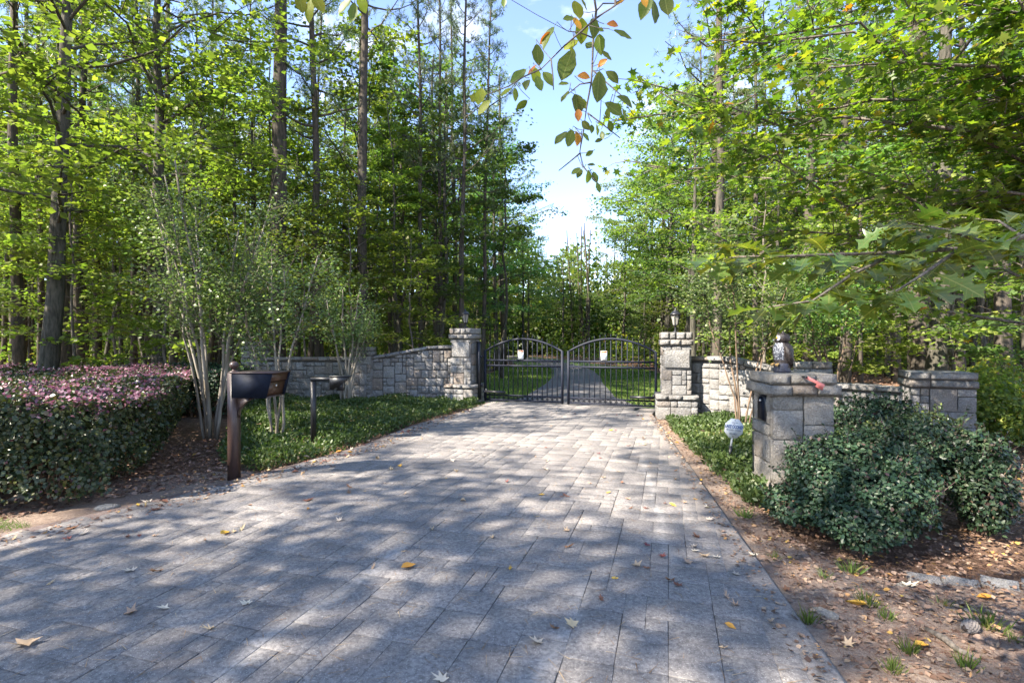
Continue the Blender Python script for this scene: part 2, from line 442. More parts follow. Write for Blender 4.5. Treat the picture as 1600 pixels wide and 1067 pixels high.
def groundmat():
    m, t, b = newmat('forest_floor')
    n1 = noise(t, .6, 5, .6); n2 = noise(t, 9, 7, .7); n3 = noise(t, 45, 5, .7)
    c = ramp(t, n2, [(.3, (.085, .052, .036)), (.5, (.19, .12, .08)), (.62, (.31, .205, .14)), (.75, (.42, .31, .22))])
    c = mix(t, ramp(t, n1, [(.45, (0, 0, 0)), (.65, (.7, .7, .7))]), c, (.22, .165, .13))
    c = mix(t, ramp(t, n3, [(.45, (0, 0, 0)), (.62, (.6, .6, .6))]), c, (.08, .05, .04))
    t.links.new(c, b.inputs["Base Color"]); b.inputs["Roughness"].default_value = .95; b.inputs["Specular IOR Level"].default_value = .1
    bump(t, b, math_(t, 'ADD', n2, n3), 1.0, .04); return m
M['floor'] = groundmat()
def dirtmat():
    m, t, b = newmat('verge_dirt')
    n1 = noise(t, 2.0, 5, .6); n2 = noise(t, 30, 7, .75); n3 = noise(t, 130, 3, .6)
    c = ramp(t, n2, [(.30, (.13, .095, .075)), (.48, (.26, .195, .155)), (.7, (.42, .34, .27))])
    c = mix(t, ramp(t, n1, [(.45, (0, 0, 0)), (.62, (.6, .6, .6))]), c, (.28, .19, .14))
    c = mix(t, ramp(t, n3, [(.55, (0, 0, 0)), (.68, (.7, .7, .7))]), c, (.4, .36, .32))
    t.links.new(c, b.inputs["Base Color"]); b.inputs["Roughness"].default_value = .95; b.inputs["Specular IOR Level"].default_value = .1
    bump(t, b, math_(t, 'ADD', n2, n3), 1.0, .02); return m
M['dirt'] = dirtmat()
M['lawnsoil'] = simple('lawn_green_base', (.11, .16, .04), .95, 5, .45, bmp=.5)

# ---------------------------------------------------------------- ground
DR_LEFT = [(-8.6, -2.5), (-8.6, 2.2), (-5.8, 3.0), (-4.5, 3.95), (-3.74, 4.98), (-3.17, 6.04), (-2.8, 6.77), (-2.34, 7.8), (-1.94, 9.7), (-1.39, 11.1), (-.62, 13.3), (-.74, 13.9)]
DR_RIGHT = [(3.55, 12.25), (3.12, 11.4), (1.575, 2.4), (.72, -2.5)]
DRIVE = DR_LEFT + DR_RIGHT
def road_x(y): return np.interp(y, [13, 17, 23.7, 29.5, 36, 45, 60, 80], [1.35, 2.0, 3.0, 3.5, 3.3, 2.5, -1.5, -8])

rng = np.random.default_rng(7)
def gz(x, y):
    """height of the natural ground"""
    x = np.asarray(x, float); y = np.asarray(y, float)
    z = -.045 + .02 * np.sin(x * 1.7 + 1) * np.cos(y * 1.3) + .012 * np.sin(x * 5.1) * np.sin(y * 4.3 + 2)
    bank = np.clip((-x - 4.5) / 6, 0, 1) * .05
    far = np.clip((np.hypot(x, y) - 18) / 30, 0, 1)
    return (z + bank) * (1 - far) - .05 * far

xs = np.concatenate([[-600, -200, -80, -45], np.arange(-30, 30.01, .25), [45, 80, 200, 600]])
ys = np.concatenate([[-600, -150, -40], np.arange(-12, 40.01, .25), [55, 80, 150, 300, 900]])
X, Y = np.meshgrid(xs, ys, indexing='ij')
Z = gz(X, Y) - 0.02
ins = inpoly(np.stack([X.ravel(), Y.ravel()], 1), DRIVE).reshape(X.shape)
Z = np.where(ins, np.minimum(Z, -.035), Z)
n0, n1_ = X.shape
idx = np.arange(n0 * n1_).reshape(n0, n1_)
Q = np.stack([idx[:-1, :-1], idx[1:, :-1], idx[1:, 1:], idx[:-1, 1:]], -1).reshape(-1, 4)
mb = MB(); mb.add(np.stack([X, Y, Z], -1).reshape(-1, 3), [Q])
mb.build('ground', M['floor'], smooth=True, kind='structure')

# bare dirt verges (sheets a little above the ground)
def sheet(name, poly, mat, dz, step=.2, kind='structure'):
    p = np.array(poly); lo = p.min(0); hi = p.max(0)
    gx = np.arange(lo[0], hi[0] + step, step); gy = np.arange(lo[1], hi[1] + step, step)
    A, B = np.meshgrid(gx, gy, indexing='ij'); cx = A[:-1, :-1] + step / 2; cy = B[:-1, :-1] + step / 2
    keep = inpoly(np.stack([cx.ravel(), cy.ravel()], 1), poly)
    idx = np.arange(A.size).reshape(A.shape)
    Q = np.stack([idx[:-1, :-1], idx[1:, :-1], idx[1:, 1:], idx[:-1, 1:]], -1).reshape(-1, 4)[keep]
    mb = MB(); mb.add(np.stack([A, B, gz(A, B) + dz], -1).reshape(-1, 3), [Q])
    return mb.build(name, mat, smooth=True, kind=kind)
RV = [(.5, -2.4), (1.3, 1.9), (2.85, 10.8), (3.4, 10.6), (2.95, 8.2), (2.6, 5.6), (2.35, 4.4), (2.4, 3.6), (4.2, 3.2), (4.2, -2.4)]
sheet('verge_dirt', RV, M['dirt'], .001, .1)
sheet('left_verge_dirt', [(-8, 2.6), (-5.8, 3.1), (-4.5, 4.05), (-3.7, 5.1), (-3.1, 6.1), (-3.3, 6.6), (-4.6, 6.2), (-5.2, 5.0), (-9, 5.0)], M['dirt'], .001, .1)

# rear lawn and rear driveway beyond the gate
yy = np.arange(12.6, 60, .8)
mb = MB()
V = []
lw = np.interp(yy, [12.6, 15, 22, 30, 36, 60], [3.2, 4.5, 4.8, 4.2, 3.0, 2.0])
for y, w in zip(yy, lw):
    c = road_x(y)
    for k in range(9): V.append((c + w * (k / 4 - 1), y, -.052 + .004 * math.sin(y * 2 + k)))
F = [[i * 9 + k, i * 9 + k + 1, (i + 1) * 9 + k + 1, (i + 1) * 9 + k] for i in range(len(yy) - 1) for k in range(8)]
mb.add(V, F); mb.build('lawn', M['lawnsoil'], kind='structure')
mb = MB(); V = []
for y in yy:
    c = road_x(y); w = np.interp(y, [12.6, 15, 20], [1.9, 1.35, 1.1])
    V += [(c - w, y, -.03), (c, y, -.022), (c + w, y, -.03)]
F = [[i * 3 + k, i * 3 + k + 1, (i + 1) * 3 + k + 1, (i + 1) * 3 + k] for i in range(len(yy) - 1) for k in range(2)]
mb.add(V, F); mb.build('rear_driveway', M['rear_drive'], kind='structure')

# ---------------------------------------------------------------- driveway of stamped slabs
drive = link('driveway', None); drive["kind"] = 'structure'
mb = MB(); mb.prism(DRIVE, -.14, -.006); mb.build('base_slab', M['joint'], drive)
def strip(name, line, width, side, mat, z=.0005):
    line = np.array(line, float); T = unit(np.gradient(line, axis=0)); N = np.stack([-T[:, 1], T[:, 0]], 1) * side
    A = line; B = line + N * width; n = len(line); mb = MB(); V = []
    for a, b in zip(A, B): V += [(a[0], a[1], -.13), (a[0], a[1], z - .006), (a[0] + (b[0] - a[0]) * .03, a[1] + (b[1] - a[1]) * .03, z), (b[0], b[1], z), (b[0], b[1], -.02)]
    F = [[i * 5 + k, i * 5 + k + 1, (i + 1) * 5 + k + 1, (i + 1) * 5 + k] for i in range(n - 1) for k in range(4)]
    mb.add(V, F); return mb.build(name, mat, drive)
def densify(line, step=.35, wob=.0):
    line = np.array(line, float); out = []
    for a, b in zip(line[:-1], line[1:]):
        n = max(1, int(np.linalg.norm(b - a) / step))
        out += [a + (b - a) * i / n for i in range(n)]
    out.append(line[-1]); out = np.array(out)
    return out + rng.normal(0, wob, out.shape)
def smooth_line(l, it=3):
    l = np.array(l, float)
    for _ in range(it): l[1:-1] = l[1:-1] * .5 + (l[:-2] + l[2:]) * .25
    return l
strip('edge_strip', densify(DR_RIGHT[::-1], .5, .004), .42, 1, M['edge'])
strip('edge_strip', smooth_line(densify(DR_LEFT[1:], .3, .02)), .55, -1, M['edge_brown'], .001)

PA = R(-17)      # the stamped pattern is turned 17 degrees to the right of the view
ca, sa = math.cos(PA), math.sin(PA)
mod = .128
def to_world(u, v): return (u * ca - v * sa, u * sa + v * ca)
prnd = random.Random(5)
gu = (-85, 60); gv = (-8, 116)
occ = {}
def cell_ok(i, j):
    k = (i, j)
    return k not in occ
corners_u, corners_v = np.meshgrid(np.arange(gu[0], gu[1] + 1) * mod, np.arange(gv[0], gv[1] + 1) * mod, indexing='ij')
PX = corners_u * ca - corners_v * sa; PY = corners_u * sa + corners_v * ca
INS = inpoly(np.stack([PX.ravel(), PY.ravel()], 1), DRIVE).reshape(PX.shape)
INS &= (PY > 1.2) & (PX > -7.5)
# keep off the right edge border
ex = np.interp(PY, [-2.5, 2.4, 11.4], [.72, 1.575, 3.12]) - .14
INS &= PX < ex
rects = []
for j in range(gv[1] - gv[0]):
    for i in range(gu[1] - gu[0]):
        if (i, j) in occ: continue
        if not (INS[i, j] and INS[i + 1, j] and INS[i, j + 1] and INS[i + 1, j + 1]): continue
        w, h = prnd.choice([(1, 2), (2, 1), (2, 2), (2, 3), (3, 2), (1, 1), (2, 2), (3, 4), (1, 3), (3, 3), (2, 4), (4, 2)])
        while True:
            ok = True
            for a in range(w):
                for c in range(h):
                    if (i + a, j + c) in occ or i + a + 1 >= INS.shape[0] or j + c + 1 >= INS.shape[1] or not (INS[i + a, j + c] and INS[i + a + 1, j + c] and INS[i + a, j + c + 1] and INS[i + a + 1, j + c + 1]): ok = False
            if ok: break
            if w > h: w -= 1
            elif h > 1: h -= 1
            elif w > 1: w -= 1
            else: break
        for a in range(w):
            for c in range(h): occ[(i + a, j + c)] = 1
        rects.append((i + gu[0], j + gv[0], w, h))
def paver_geo(w, h, r):
    g = .0016; b = .003
    x0, x1, y0, y1 = g, w * mod - g, g, h * mod - g
    zz = r.uniform(.002, .004); z = [zz + r.uniform(-.0006, .0006) for _ in range(4)]
    x0 += r.uniform(-.002, .003); x1 += r.uniform(-.003, .002); y0 += r.uniform(-.002, .003); y1 += r.uniform(-.003, .002)
    V = [(x0, y0, -.02), (x1, y0, -.02), (x1, y1, -.02), (x0, y1, -.02),
         (x0, y0, z[0] - .002), (x1, y0, z[1] - .002), (x1, y1, z[2] - .002), (x0, y1, z[3] - .002),
         (x0 + b, y0 + b, z[0]), (x1 - b, y0 + b, z[1]), (x1 - b, y1 - b, z[2]), (x0 + b, y1 - b, z[3])]
    F = [[0, 1, 5, 4], [1, 2, 6, 5], [2, 3, 7, 6], [3, 0, 4, 7], [4, 5, 9, 8], [5, 6, 10, 9], [6, 7, 11, 10], [7, 4, 8, 11], [8, 9, 10, 11]]
    return V, F
def pcent(rc):
    u = (rc[0] + rc[2] / 2) * mod; v = (rc[1] + rc[3] / 2) * mod
    return to_world(u, v)
vis = []
rest = []
for rc in rects:
    x, y = pcent(rc)
    if y > 2.1 and abs(x) < y * 1.02: vis.append((rc[2] * rc[3] / y ** 3, rc))
    else: rest.append(rc)
vis.sort(key=lambda t: -t[0])
big = [v[1] for v in vis[:298]]; rest += [v[1] for v in vis[298:]]
pmesh = {}
for rc in big:
    k = (rc[2], rc[3], prnd.randrange(3))
    if k not in pmesh:
        V, F = paver_geo(k[0], k[1], prnd); m_ = MB(); m_.add(V, F); pmesh[k] = m_.mesh('paver', M['paver'])
    x, y = to_world(rc[0] * mod, rc[1] * mod)
    link('paver', pmesh[k], drive, (x, y, 0), (0, 0, PA))
mb = MB()
for rc in rest:
    V, F = paver_geo(rc[2], rc[3], prnd); V = np.array(V)
    u = V[:, 0] + rc[0] * mod; v = V[:, 1] + rc[1] * mod
    mb.add(np.stack([u * ca - v * sa, u * sa + v * ca, V[:, 2]], 1), F, prnd.random())
mb.build('paving', M['paver'], drive, kind='stuff')

# ---------------------------------------------------------------- stones, walls, pillars
srnd = random.Random(11)
def stone_mesh(seed, rough=.35, mat='granite', ed=.16):
    """rock-faced block in unit space: face towards -y; x, z in +-.5"""
    r = random.Random(seed); mb = MB(); V = []; n = 4
    for j in range(n):
        for i in range(n):
            x = i / 3 - .5; z = j / 3 - .5
            edge = i in (0, 3) or j in (0, 3)
            jx = r.uniform(-.025, .025); jz = r.uniform(-.025, .025)
            y = -.5 + (ed * r.random() if edge else -rough * r.uniform(-.5, 1))
            if edge: x *= .985; z *= .985
            V.append((x + (jx if 1 else 0) * (0.5 if edge else 1.6), y, z + jz * (0.5 if edge else 1.6)))
    F = []
    for j in range(3):
        for i in range(3):
            a = j * 4 + i
            F += ([[a, a + 1, a + 5], [a, a + 5, a + 4]] if r.random() < .5 else [[a, a + 1, a + 4], [a + 1, a + 5, a + 4]])
    ring = [0, 1, 2, 3, 7, 11, 15, 14, 13, 12, 8, 4]
    b0 = len(V)
    for k in ring: V.append((V[k][0], .5, V[k][2]))
    for a in range(12):
        b = (a + 1) % 12
        F.append([ring[a], b0 + a, b0 + b, ring[b]])
    mb.add(V, F); return mb.mesh('stone', M[mat])
ST = {('granite', 0): [stone_mesh(100 + i, .26, ed=.05) for i in range(12)], ('granite_warm', 0): [stone_mesh(200 + i, .32, 'granite_warm', .05) for i in range(8)],
      ('granite', 1): [stone_mesh(130 + i, .032, ed=.004) for i in range(8)], ('granite_warm', 1): [stone_mesh(230 + i, .045, 'granite_warm', .005) for i in range(7)]}
def put_stone(parent, c, rz, w, t, h, mat='granite', roll=0, name='stone'):
    """block w wide, t thick, h high; its face looks along -y turned by rz"""
    me = srnd.choice(ST[(mat, 1 if t > .2 else 0)]); fx = srnd.choice((-1, 1))
    o = link(name, me, parent, c, (srnd.uniform(-.02, .02), roll + srnd.uniform(-.01, .01), rz), (w, t, h))
    return o
def ashlar(W_, H_, cw, ch, r, shapes, allowed=None):
    nx = max(1, round(W_ / cw)); nz = max(1, round(H_ / ch)); cw = W_ / nx; ch = H_ / nz; occ = set(); out = []
    for j in range(nz):
        for i in range(nx):
            if (i, j) in occ: continue
            if allowed and not allowed((i + .5) * cw, (j + .8) * ch): continue
            w, h = r.choice(shapes)
            while True:
                ok = all((i + a, j + b) not in occ and i + a < nx and j + b < nz and (not allowed or allowed((i + a + .5) * cw, (j + b + .8) * ch)) for a in range(w) for b in range(h))
                if ok: break
                if w > h: w -= 1
                elif h > 1: h -= 1
                elif w > 1: w -= 1
                else: break
            for a in range(w):
                for b in range(h): occ.add((i + a, j + b))
            out.append((i * cw, j * ch, w * cw, h * ch))
    return out
SHAPES = [(2, 2), (2, 2), (3, 2), (2, 1), (3, 3), (1, 1), (2, 3), (1, 2), (3, 2), (2, 2)]

def stone_wall(name, label, pts, ztop, thick=.32, cell=.105, mat='granite', group=None, zb=-.05):
    """pts: polyline of the front face from left to right; ztop(s) its height"""
    root = thing(name, label, 'stone wall', (float(pts[0][0]), float(pts[0][1]), 0), group=group)
    o0 = np.array([pts[0][0], pts[0][1]])
    P = np.array(pts, float)
    # smooth the path
    seg = np.linalg.norm(np.diff(P, axis=0), axis=1); S = np.concatenate([[0], np.cumsum(seg)]); L = S[-1]
    sd = np.linspace(0, L, 60)
    px = np.interp(sd, S, P[:, 0]); py = np.interp(sd, S, P[:, 1])
    for _ in range(25):
        px[1:-1] = (px[:-2] + 2 * px[1:-1] + px[2:]) / 4; py[1:-1] = (py[:-2] + 2 * py[1:-1] + py[2:]) / 4
    def at(s):
        x = np.interp(s, sd, px); y = np.interp(s, sd, py)
        x2 = np.interp(min(L, s + .05), sd, px) - np.interp(max(0, s - .05), sd, px); y2 = np.interp(min(L, s + .05), sd, py) - np.interp(max(0, s - .05), sd, py)
        a = math.atan2(y2, x2); return x, y, a
    mb = MB(); V = []
    ss = np.linspace(0, L, max(8, int(L / .15)))
    for s in ss:
        x, y, a = at(s); nx, ny = -math.sin(a), math.cos(a); zt = ztop(s) - .05
        for off, z in ((.045, zb), (.045, zt), (thick, zt), (thick, zb)): V.append((x + nx * off - o0[0], y + ny * off - o0[1], z))
    n = len(ss)
    F = [[i * 4 + k, i * 4 + k + 1, (i + 1) * 4 + k + 1, (i + 1) * 4 + k] for i in range(n - 1) for k in range(3)] + [[0, 1, 2, 3], [(n - 1) * 4 + 3, (n - 1) * 4 + 2, (n - 1) * 4 + 1, (n - 1) * 4]]
    mb.add(V, F); mb.build('mortar_core', M['mortar'], root)
    cop = .10
    for (s, z, w, h) in ashlar(L, 1.62, cell, cell, srnd, SHAPES, lambda s, z: z + zb < ztop(s) - cop * .85):
        x, y, a = at(s + w / 2)
        t = .09
        put_stone(root, (x - math.sin(a) * (t / 2 - .005) - o0[0], y + math.cos(a) * (t / 2 - .005) - o0[1], zb + z + h / 2), a, w - .016, t, h - .016, mat)
    s = 0
    while s < L - .05:
        w = min(srnd.uniform(.28, .5), L - s)
        if L - s - w < .15: w = L - s
        x, y, a = at(s + w / 2); z0, z1 = ztop(s), ztop(s + w)
        roll = -math.atan2(z1 - z0, w)
        put_stone(root, (x - math.sin(a) * (thick / 2 - .01) - o0[0], y + math.cos(a) * (thick / 2 - .01) - o0[1], (z0 + z1) / 2 - cop / 2), a, w - .012, thick + .03, cop + srnd.uniform(-.01, .01), mat, roll, 'coping_stone')
        s += w
    return root

def face_stones(root, cx, cy, half_w, half_d, a, z0, z1, cell, mat, panel=None, shapes=SHAPES, t=.07, zcell=None):
    """four stone faces round a pier; a is its heading, half sizes outside"""
    for k in range(4):
        hw, hd = (half_w, half_d) if k % 2 == 0 else (half_d, half_w)
        ang = a + k * math.pi / 2
        c_, s_ = math.cos(ang), math.sin(ang)
        full = hw if k % 2 == 0 else hw - t
        def allowed(s, z):
            if panel and k % 2 == 0:
                (pa, pb, pc, pd) = panel
                return not (pa < s - full < pb and pc < z + z0 < pd)
            return True
        for (s, z, w, h) in ashlar(2 * full, z1 - z0, cell, zcell or cell, srnd, shapes, allowed):
            lx = s + w / 2 - full; ly = -(hd - t / 2)
            put_stone(root, (cx + lx * c_ - ly * s_, cy + lx * s_ + ly * c_, z0 + z + h / 2), ang, w - .012, t, h - .012, mat)
        if panel and k % 2 == 0:
            (pa, pb, pc, pd) = panel; ly = -(hd - t / 2)
            put_stone(root, (cx + (pa + pb) / 2 * c_ - ly * s_, cy + (pa + pb) / 2 * s_ + ly * c_, (pc + pd) / 2), ang, pb - pa - .012, t + .01, pd - pc - .012, mat)
def core(root, hw, hd, a, z0, z1, mort='mortar', sh=.03, name='mortar_core'):
    mb = MB(); c_, s_ = math.cos(a), math.sin(a)
    P = [(-hw + sh, -hd + sh), (hw - sh, -hd + sh), (hw - sh, hd - sh), (-hw + sh, hd - sh)]
    mb.prism([(x * c_ - y * s_, x * s_ + y * c_) for x, y in P], z0, z1); return mb.build(name, M[mort], root)
def course(root, hw, hd, a, z0, z1, n, mat):
    """one cap course of n blocks across front and back, full depth halves"""
    c_, s_ = math.cos(a), math.sin(a)
    for side in (-1, 1):
        cuts = [0] + sorted(srnd.uniform(.25, .75) if n == 2 else (i + srnd.uniform(-.15, .15)) / n for i in range(1, n)) + [1]
        for u0, u1 in zip(cuts[:-1], cuts[1:]):
            w = (u1 - u0) * 2 * hw; lx = -hw + (u0 + u1) * hw; ly = side * hd / 2
            put_stone(root, (lx * c_ - ly * s_, lx * s_ + ly * c_, (z0 + z1) / 2), a + (0 if side < 0 else math.pi), w - .01, hd, z1 - z0 - .008, mat)

def gate_pillar(label, x, y, a, H, plinth=.47, hw=.30, phw=.41):
    root = thing('gate_pillar', label, 'stone pillar', (x, y, 0), 0, 'stone pillars either side of the gate')
    core(root, phw, phw, a, -.06, plinth - .02); core(root, hw, hw, a, plinth - .02, H - .02)
    face_stones(root, 0, 0, phw, phw, a, -.05, plinth - .11, .13, 'granite', shapes=[(2, 1), (2, 2), (3, 1), (1, 1), (3, 2)])
    course(root, phw + .02, phw + .02, a, plinth - .11, plinth, 3, 'granite')
    zt = H - .29
    face_stones(root, 0, 0, hw, hw, a, plinth, zt, .1, 'granite', panel=(-.26, .26, zt - .47, zt - .08), shapes=[(2, 2), (2, 3), (1, 2), (3, 2), (2, 2), (3, 3)])
    course(root, hw + .035, hw + .035, a, zt, zt + .13, 3, 'granite')
    course(root, hw + .02, hw + .02, a, zt + .13, H, 4, 'granite')
    return root
def wall_pier(label, x, y, a, H, hw=.28, hd=.24, capn=2):
    root = thing('wall_pier', label, 'stone pier', (x, y, 0), 0, 'stone piers along the entrance walls')
    core(root, hw, hd, a, -.06, H - .02)
    face_stones(root, 0, 0, hw, hd, a, -.05, H - .25, .11, 'granite')
    course(root, hw + .024, hd + .024, a, H - .25, H - .125, capn, 'granite')
    course(root, hw + .015, hd + .015, a, H - .125, H, capn, 'granite')
    return root
GA = math.atan2(-1.6, 4.17)
LPX, LPY, LPH = -1.26, 13.82, 1.95
RPX, RPY, RPH = 3.55, 11.12, 1.80
gate_pillar('stone gate pillar left of the gate with a lantern on top', LPX, LPY, GA, LPH)
gate_pillar('stone gate pillar right of the gate with a square stone panel and lantern', RPX, RPY, R(-12), RPH)
# walls
def lt(s):   # left wing: from pier (s=0) rising to the gate pillar
    return float(np.interp(s, [0, .35, .9, 1.5, 2.1, 2.6], [1.20, 1.25, 1.35, 1.47, 1.50, 1.50]))
stone_wall('stone_wall', 'stone wing wall rising in a curve from the middle pier to the left gate pillar', [(-3.86, 14.02), (-2.9, 14.12), (-2.2, 14.05), (-1.55, 13.98)], lt, group='stone entrance walls')
stone_wall('stone_wall', 'low level stone wall behind the bronze mailbox, between the two left piers', [(-7.0, 14.2), (-5.6, 14.1), (-4.2, 14.02)], lambda s: 1.17, group='stone entrance walls')
wall_pier('stone pier in the left wall behind the three grey crepe myrtle stems', -4.08, 14.1, R(-2), 1.46, .26)
wall_pier('stone pier ending the left wall, half hidden by crepe myrtle leaves', -7.2, 14.4, R(-4), 1.60, .30)
def rt(s):
    return float(np.interp(s, [0, .85, 1.1, 1.7, 2.4, 2.8], [1.28, 1.29, 1.25, 1.12, .98, .94]))
stone_wall('stone_wall', 'stone wing wall sloping down from the right gate pillar towards the owl mailbox', [(3.85, 11.25), (4.3, 10.65), (4.7, 10.25), (5.15, 9.85), (5.5, 9.6)], rt, group='stone entrance walls')
stone_wall('stone_wall', 'lowest stone wall at the right between the owl mailbox and the end pier', [(5.75, 9.35), (6.2, 8.85), (6.55, 8.3)], lambda s: .84, group='stone entrance walls')
wall_pier('stone pier behind the plastic owl where the right wall steps down', 5.65, 9.62, R(-40), 1.22, .27)
wall_pier('stone pier ending the right wall above the dark shrubs', 6.72, 8.12, R(-24), 1.13, .40, .34)
# ---------------------------------------------------------------- gates
g0 = np.array([-.74, 13.7]); g1 = np.array([3.43, 12.1]); gd = (g1 - g0); GL = np.linalg.norm(gd); gd = gd / GL
rot2 = GA
def gate_leaf(x0, x1, label):
    """leaf from x0 to x1 along the gate line; local frame x along the gate"""
    root = thing('gate_leaf', label, 'gate', (float(g0[0] + gd[0] * x0), float(g0[1] + gd[1] * x0), 0), rot2, 'black iron driveway gates')
    w = x1 - x0; zb, zl, zm, zu, ze = .06, .19, .965, 1.105, 1.32
    peak = 1.665
    def arch(x):
        u = (x / w) * 2 - 1
        return ze + (peak - ze) * (math.cos(u * math.pi / 2) ** .85 if abs(u) < 1 else 0)
    for k in (0, 1):
        mb = MB(); mb.box((.03 if k == 0 else w - .03, 0, (ze + .04) / 2 + .015), (.055, .055, ze + .01)); mb.build('stile', M['iron'], root)
    for z, h in ((zb, .04), (zl, .035), (zm, .045), (zu, .045)):
        mb = MB(); mb.box((w / 2, 0, z), (w - .115, .04, h)); mb.build('rail', M['iron'], root)
    xs_ = np.linspace(.03, w - .03, 22)
    mb = MB(); A = [arch(x) for x in xs_]
    V = []
    for x, z in zip(xs_, A): V += [(x, -.022, z - .025), (x, .022, z - .025), (x, .022, z + .025), (x, -.022, z + .025)]
    F = [[i * 4 + k, i * 4 + (k + 1) % 4, (i + 1) * 4 + (k + 1) % 4, (i + 1) * 4 + k] for i in range(21) for k in range(4)] + [[0, 1, 2, 3], [84, 87, 86, 85]]
    mb.add(V, F); mb.build('arched_rail', M['iron'], root)
    n = 15; pk = None
    for i in range(1, n + 1):
        x = .03 + (w - .06) * i / (n + 1)
        h = arch(x) - .02
        mb = MB(); mb.box((0, 0, (h + zb) / 2), (.019, .019, h - zb)); mb.build('picket', M['iron'], root).location = (x, 0, 0)
    ring = MB(); a = np.linspace(0, 2 * math.pi, 15)[:-1]
    P = np.stack([np.cos(a) * .044, np.zeros(14), np.sin(a) * .044], 1); P2 = np.vstack([P, P[:1], P[1:2]])
    ring.tube(P2, .0075, 4, cap=False); rm = ring.mesh('ring', M['iron'])
    for i in range(n + 1):
        x = .03 + (w - .06) * (i + .5) / (n + 1)
        link('ring', rm, root, (x, 0, (zb + zl) / 2))
    # small spikes standing above the arch
    for i in range(1, n + 1):
        x = .03 + (w - .06) * i / (n + 1); z = arch(x)
        mb = MB(); mb.lathe([(.009, 0), (.009, .03), (.016, .045), (.002, .10)], (x, 0, z + .02), 5); mb.build('spike', M['iron'], root)
    return root, w, arch
half = GL / 2
gl1, w1, ar1 = gate_leaf(.0, half - .05, 'left black iron gate leaf with arched top beside the left gate pillar')
gl2, w2, ar2 = gate_leaf(half + .05, GL, 'right black iron gate leaf with arched top beside the panelled pillar')
def textobj(txt, size, mat, parent, loc, rot=(R(90), 0, 0), name='lettering', sx=1.0, ext=.0006, off=0.0):
    c = bpy.data.curves.new(name, 'FONT'); c.body = txt; c.size = size; c.align_x = 'CENTER'; c.align_y = 'CENTER'; c.extrude = ext; c.offset = off
    c.materials.append(mat); t_ = bpy.data.objects.new('lettering_source', c); COL.objects.link(t_)
    bpy.context.view_layer.update(); me = bpy.data.meshes.new_from_object(t_.evaluated_get(bpy.context.evaluated_depsgraph_get())); bpy.data.objects.remove(t_)
    me.name = name
    if not me.materials: me.materials.append(mat)
    return link(name, me, parent, loc, rot, (sx, 1, 1))
for (gx, lab, o) in ((1.05, 'white warning sign with an orange header on the left gate leaf', 0), (half + .98, 'white warning sign with an orange header on the right gate leaf', 1)):
    p = g0 + gd * gx
    root = thing('warning_sign', lab, 'sign', (float(p[0] + .358 * -.035), float(p[1] - .933 * .035), 1.135), rot2, 'warning signs on the gate')
    mb = MB(); mb.box((0, 0, .12), (.15, .006, .23)); mb.build('plate', M['white'], root)
    mb = MB(); mb.box((0, -.0045, .210), (.138, .003, .040)); mb.build('header', M['orange'], root)
    textobj('WARNING', .024, M['black'], root, (0, -.0066, .210), name='lettering')
    mb = MB()   # pictogram: a small camera silhouette
    mb.box((.0, -.0045, .160), (.035, .002, .016)); mb.box((.024, -.0045, .164), (.012, .002, .032)); mb.box((.010, -.0045, .146), (.022, .002, .008)); mb.build('pictogram', M['black'], root)
    for k in range(2):
        mb = MB(); mb.box((0, -.0045, .118 - k * .017), (.115, .002, .010)); mb.build('text_line', M['paleblue'], root)
    for k in range(4):
        mb = MB(); mb.box((0, -.0045, .078 - k * .013), (.12 - .01 * (k % 2), .002, .005)); mb.build('text_line', M['greyprint'], root)
# gate operators: ram tubes on the inside
for (x, w, sgn, lab, z) in ((.08, .55, 1, 'black gate opener arm low on the left gate leaf', .27), (GL - .62, .55, -1, 'black gate opener arm low on the right gate leaf', .27)):
    p = g0 + gd * x
    root = thing('gate_opener', lab, 'gate opener', (float(p[0] - .358 * .07), float(p[1] - .933 * .07), z), rot2, 'gate opener arms')
    mb = MB(); mb.tube([(0.0, 0, 0), (w, 0, 0)], .036, 10); mb.build('motor_tube', M['black'], root, smooth=False)
    mb = MB(); xx = -.08 if sgn > 0 else w; mb.tube([(xx, 0, .0), (xx + .1, 0, 0)], .018, 8); mb.build('piston', M['iron'], root)
    mb = MB(); mb.box((.0 if sgn > 0 else w, .03, .03), (.06, .05, .09)); mb.build('bracket', M['black'], root)
root = thing('hinge_post', 'tall black steel post between the left gate pillar and the gate', 'post', (-.88, 13.62, 0), rot2)
mb = MB(); mb.box((0, 0, .82), (.10, .10, 1.52)); mb.build('post_tube', M['black'], root)
mb = MB(); mb.box((0, 0, 1.59), (.115, .115, .025)); mb.build('post_cap', M['black'], root)
for z in (.45, 1.2):
    mb = MB(); mb.box((.07, 0, z), (.05, .04, .06)); mb.build('hinge', M['iron'], root)

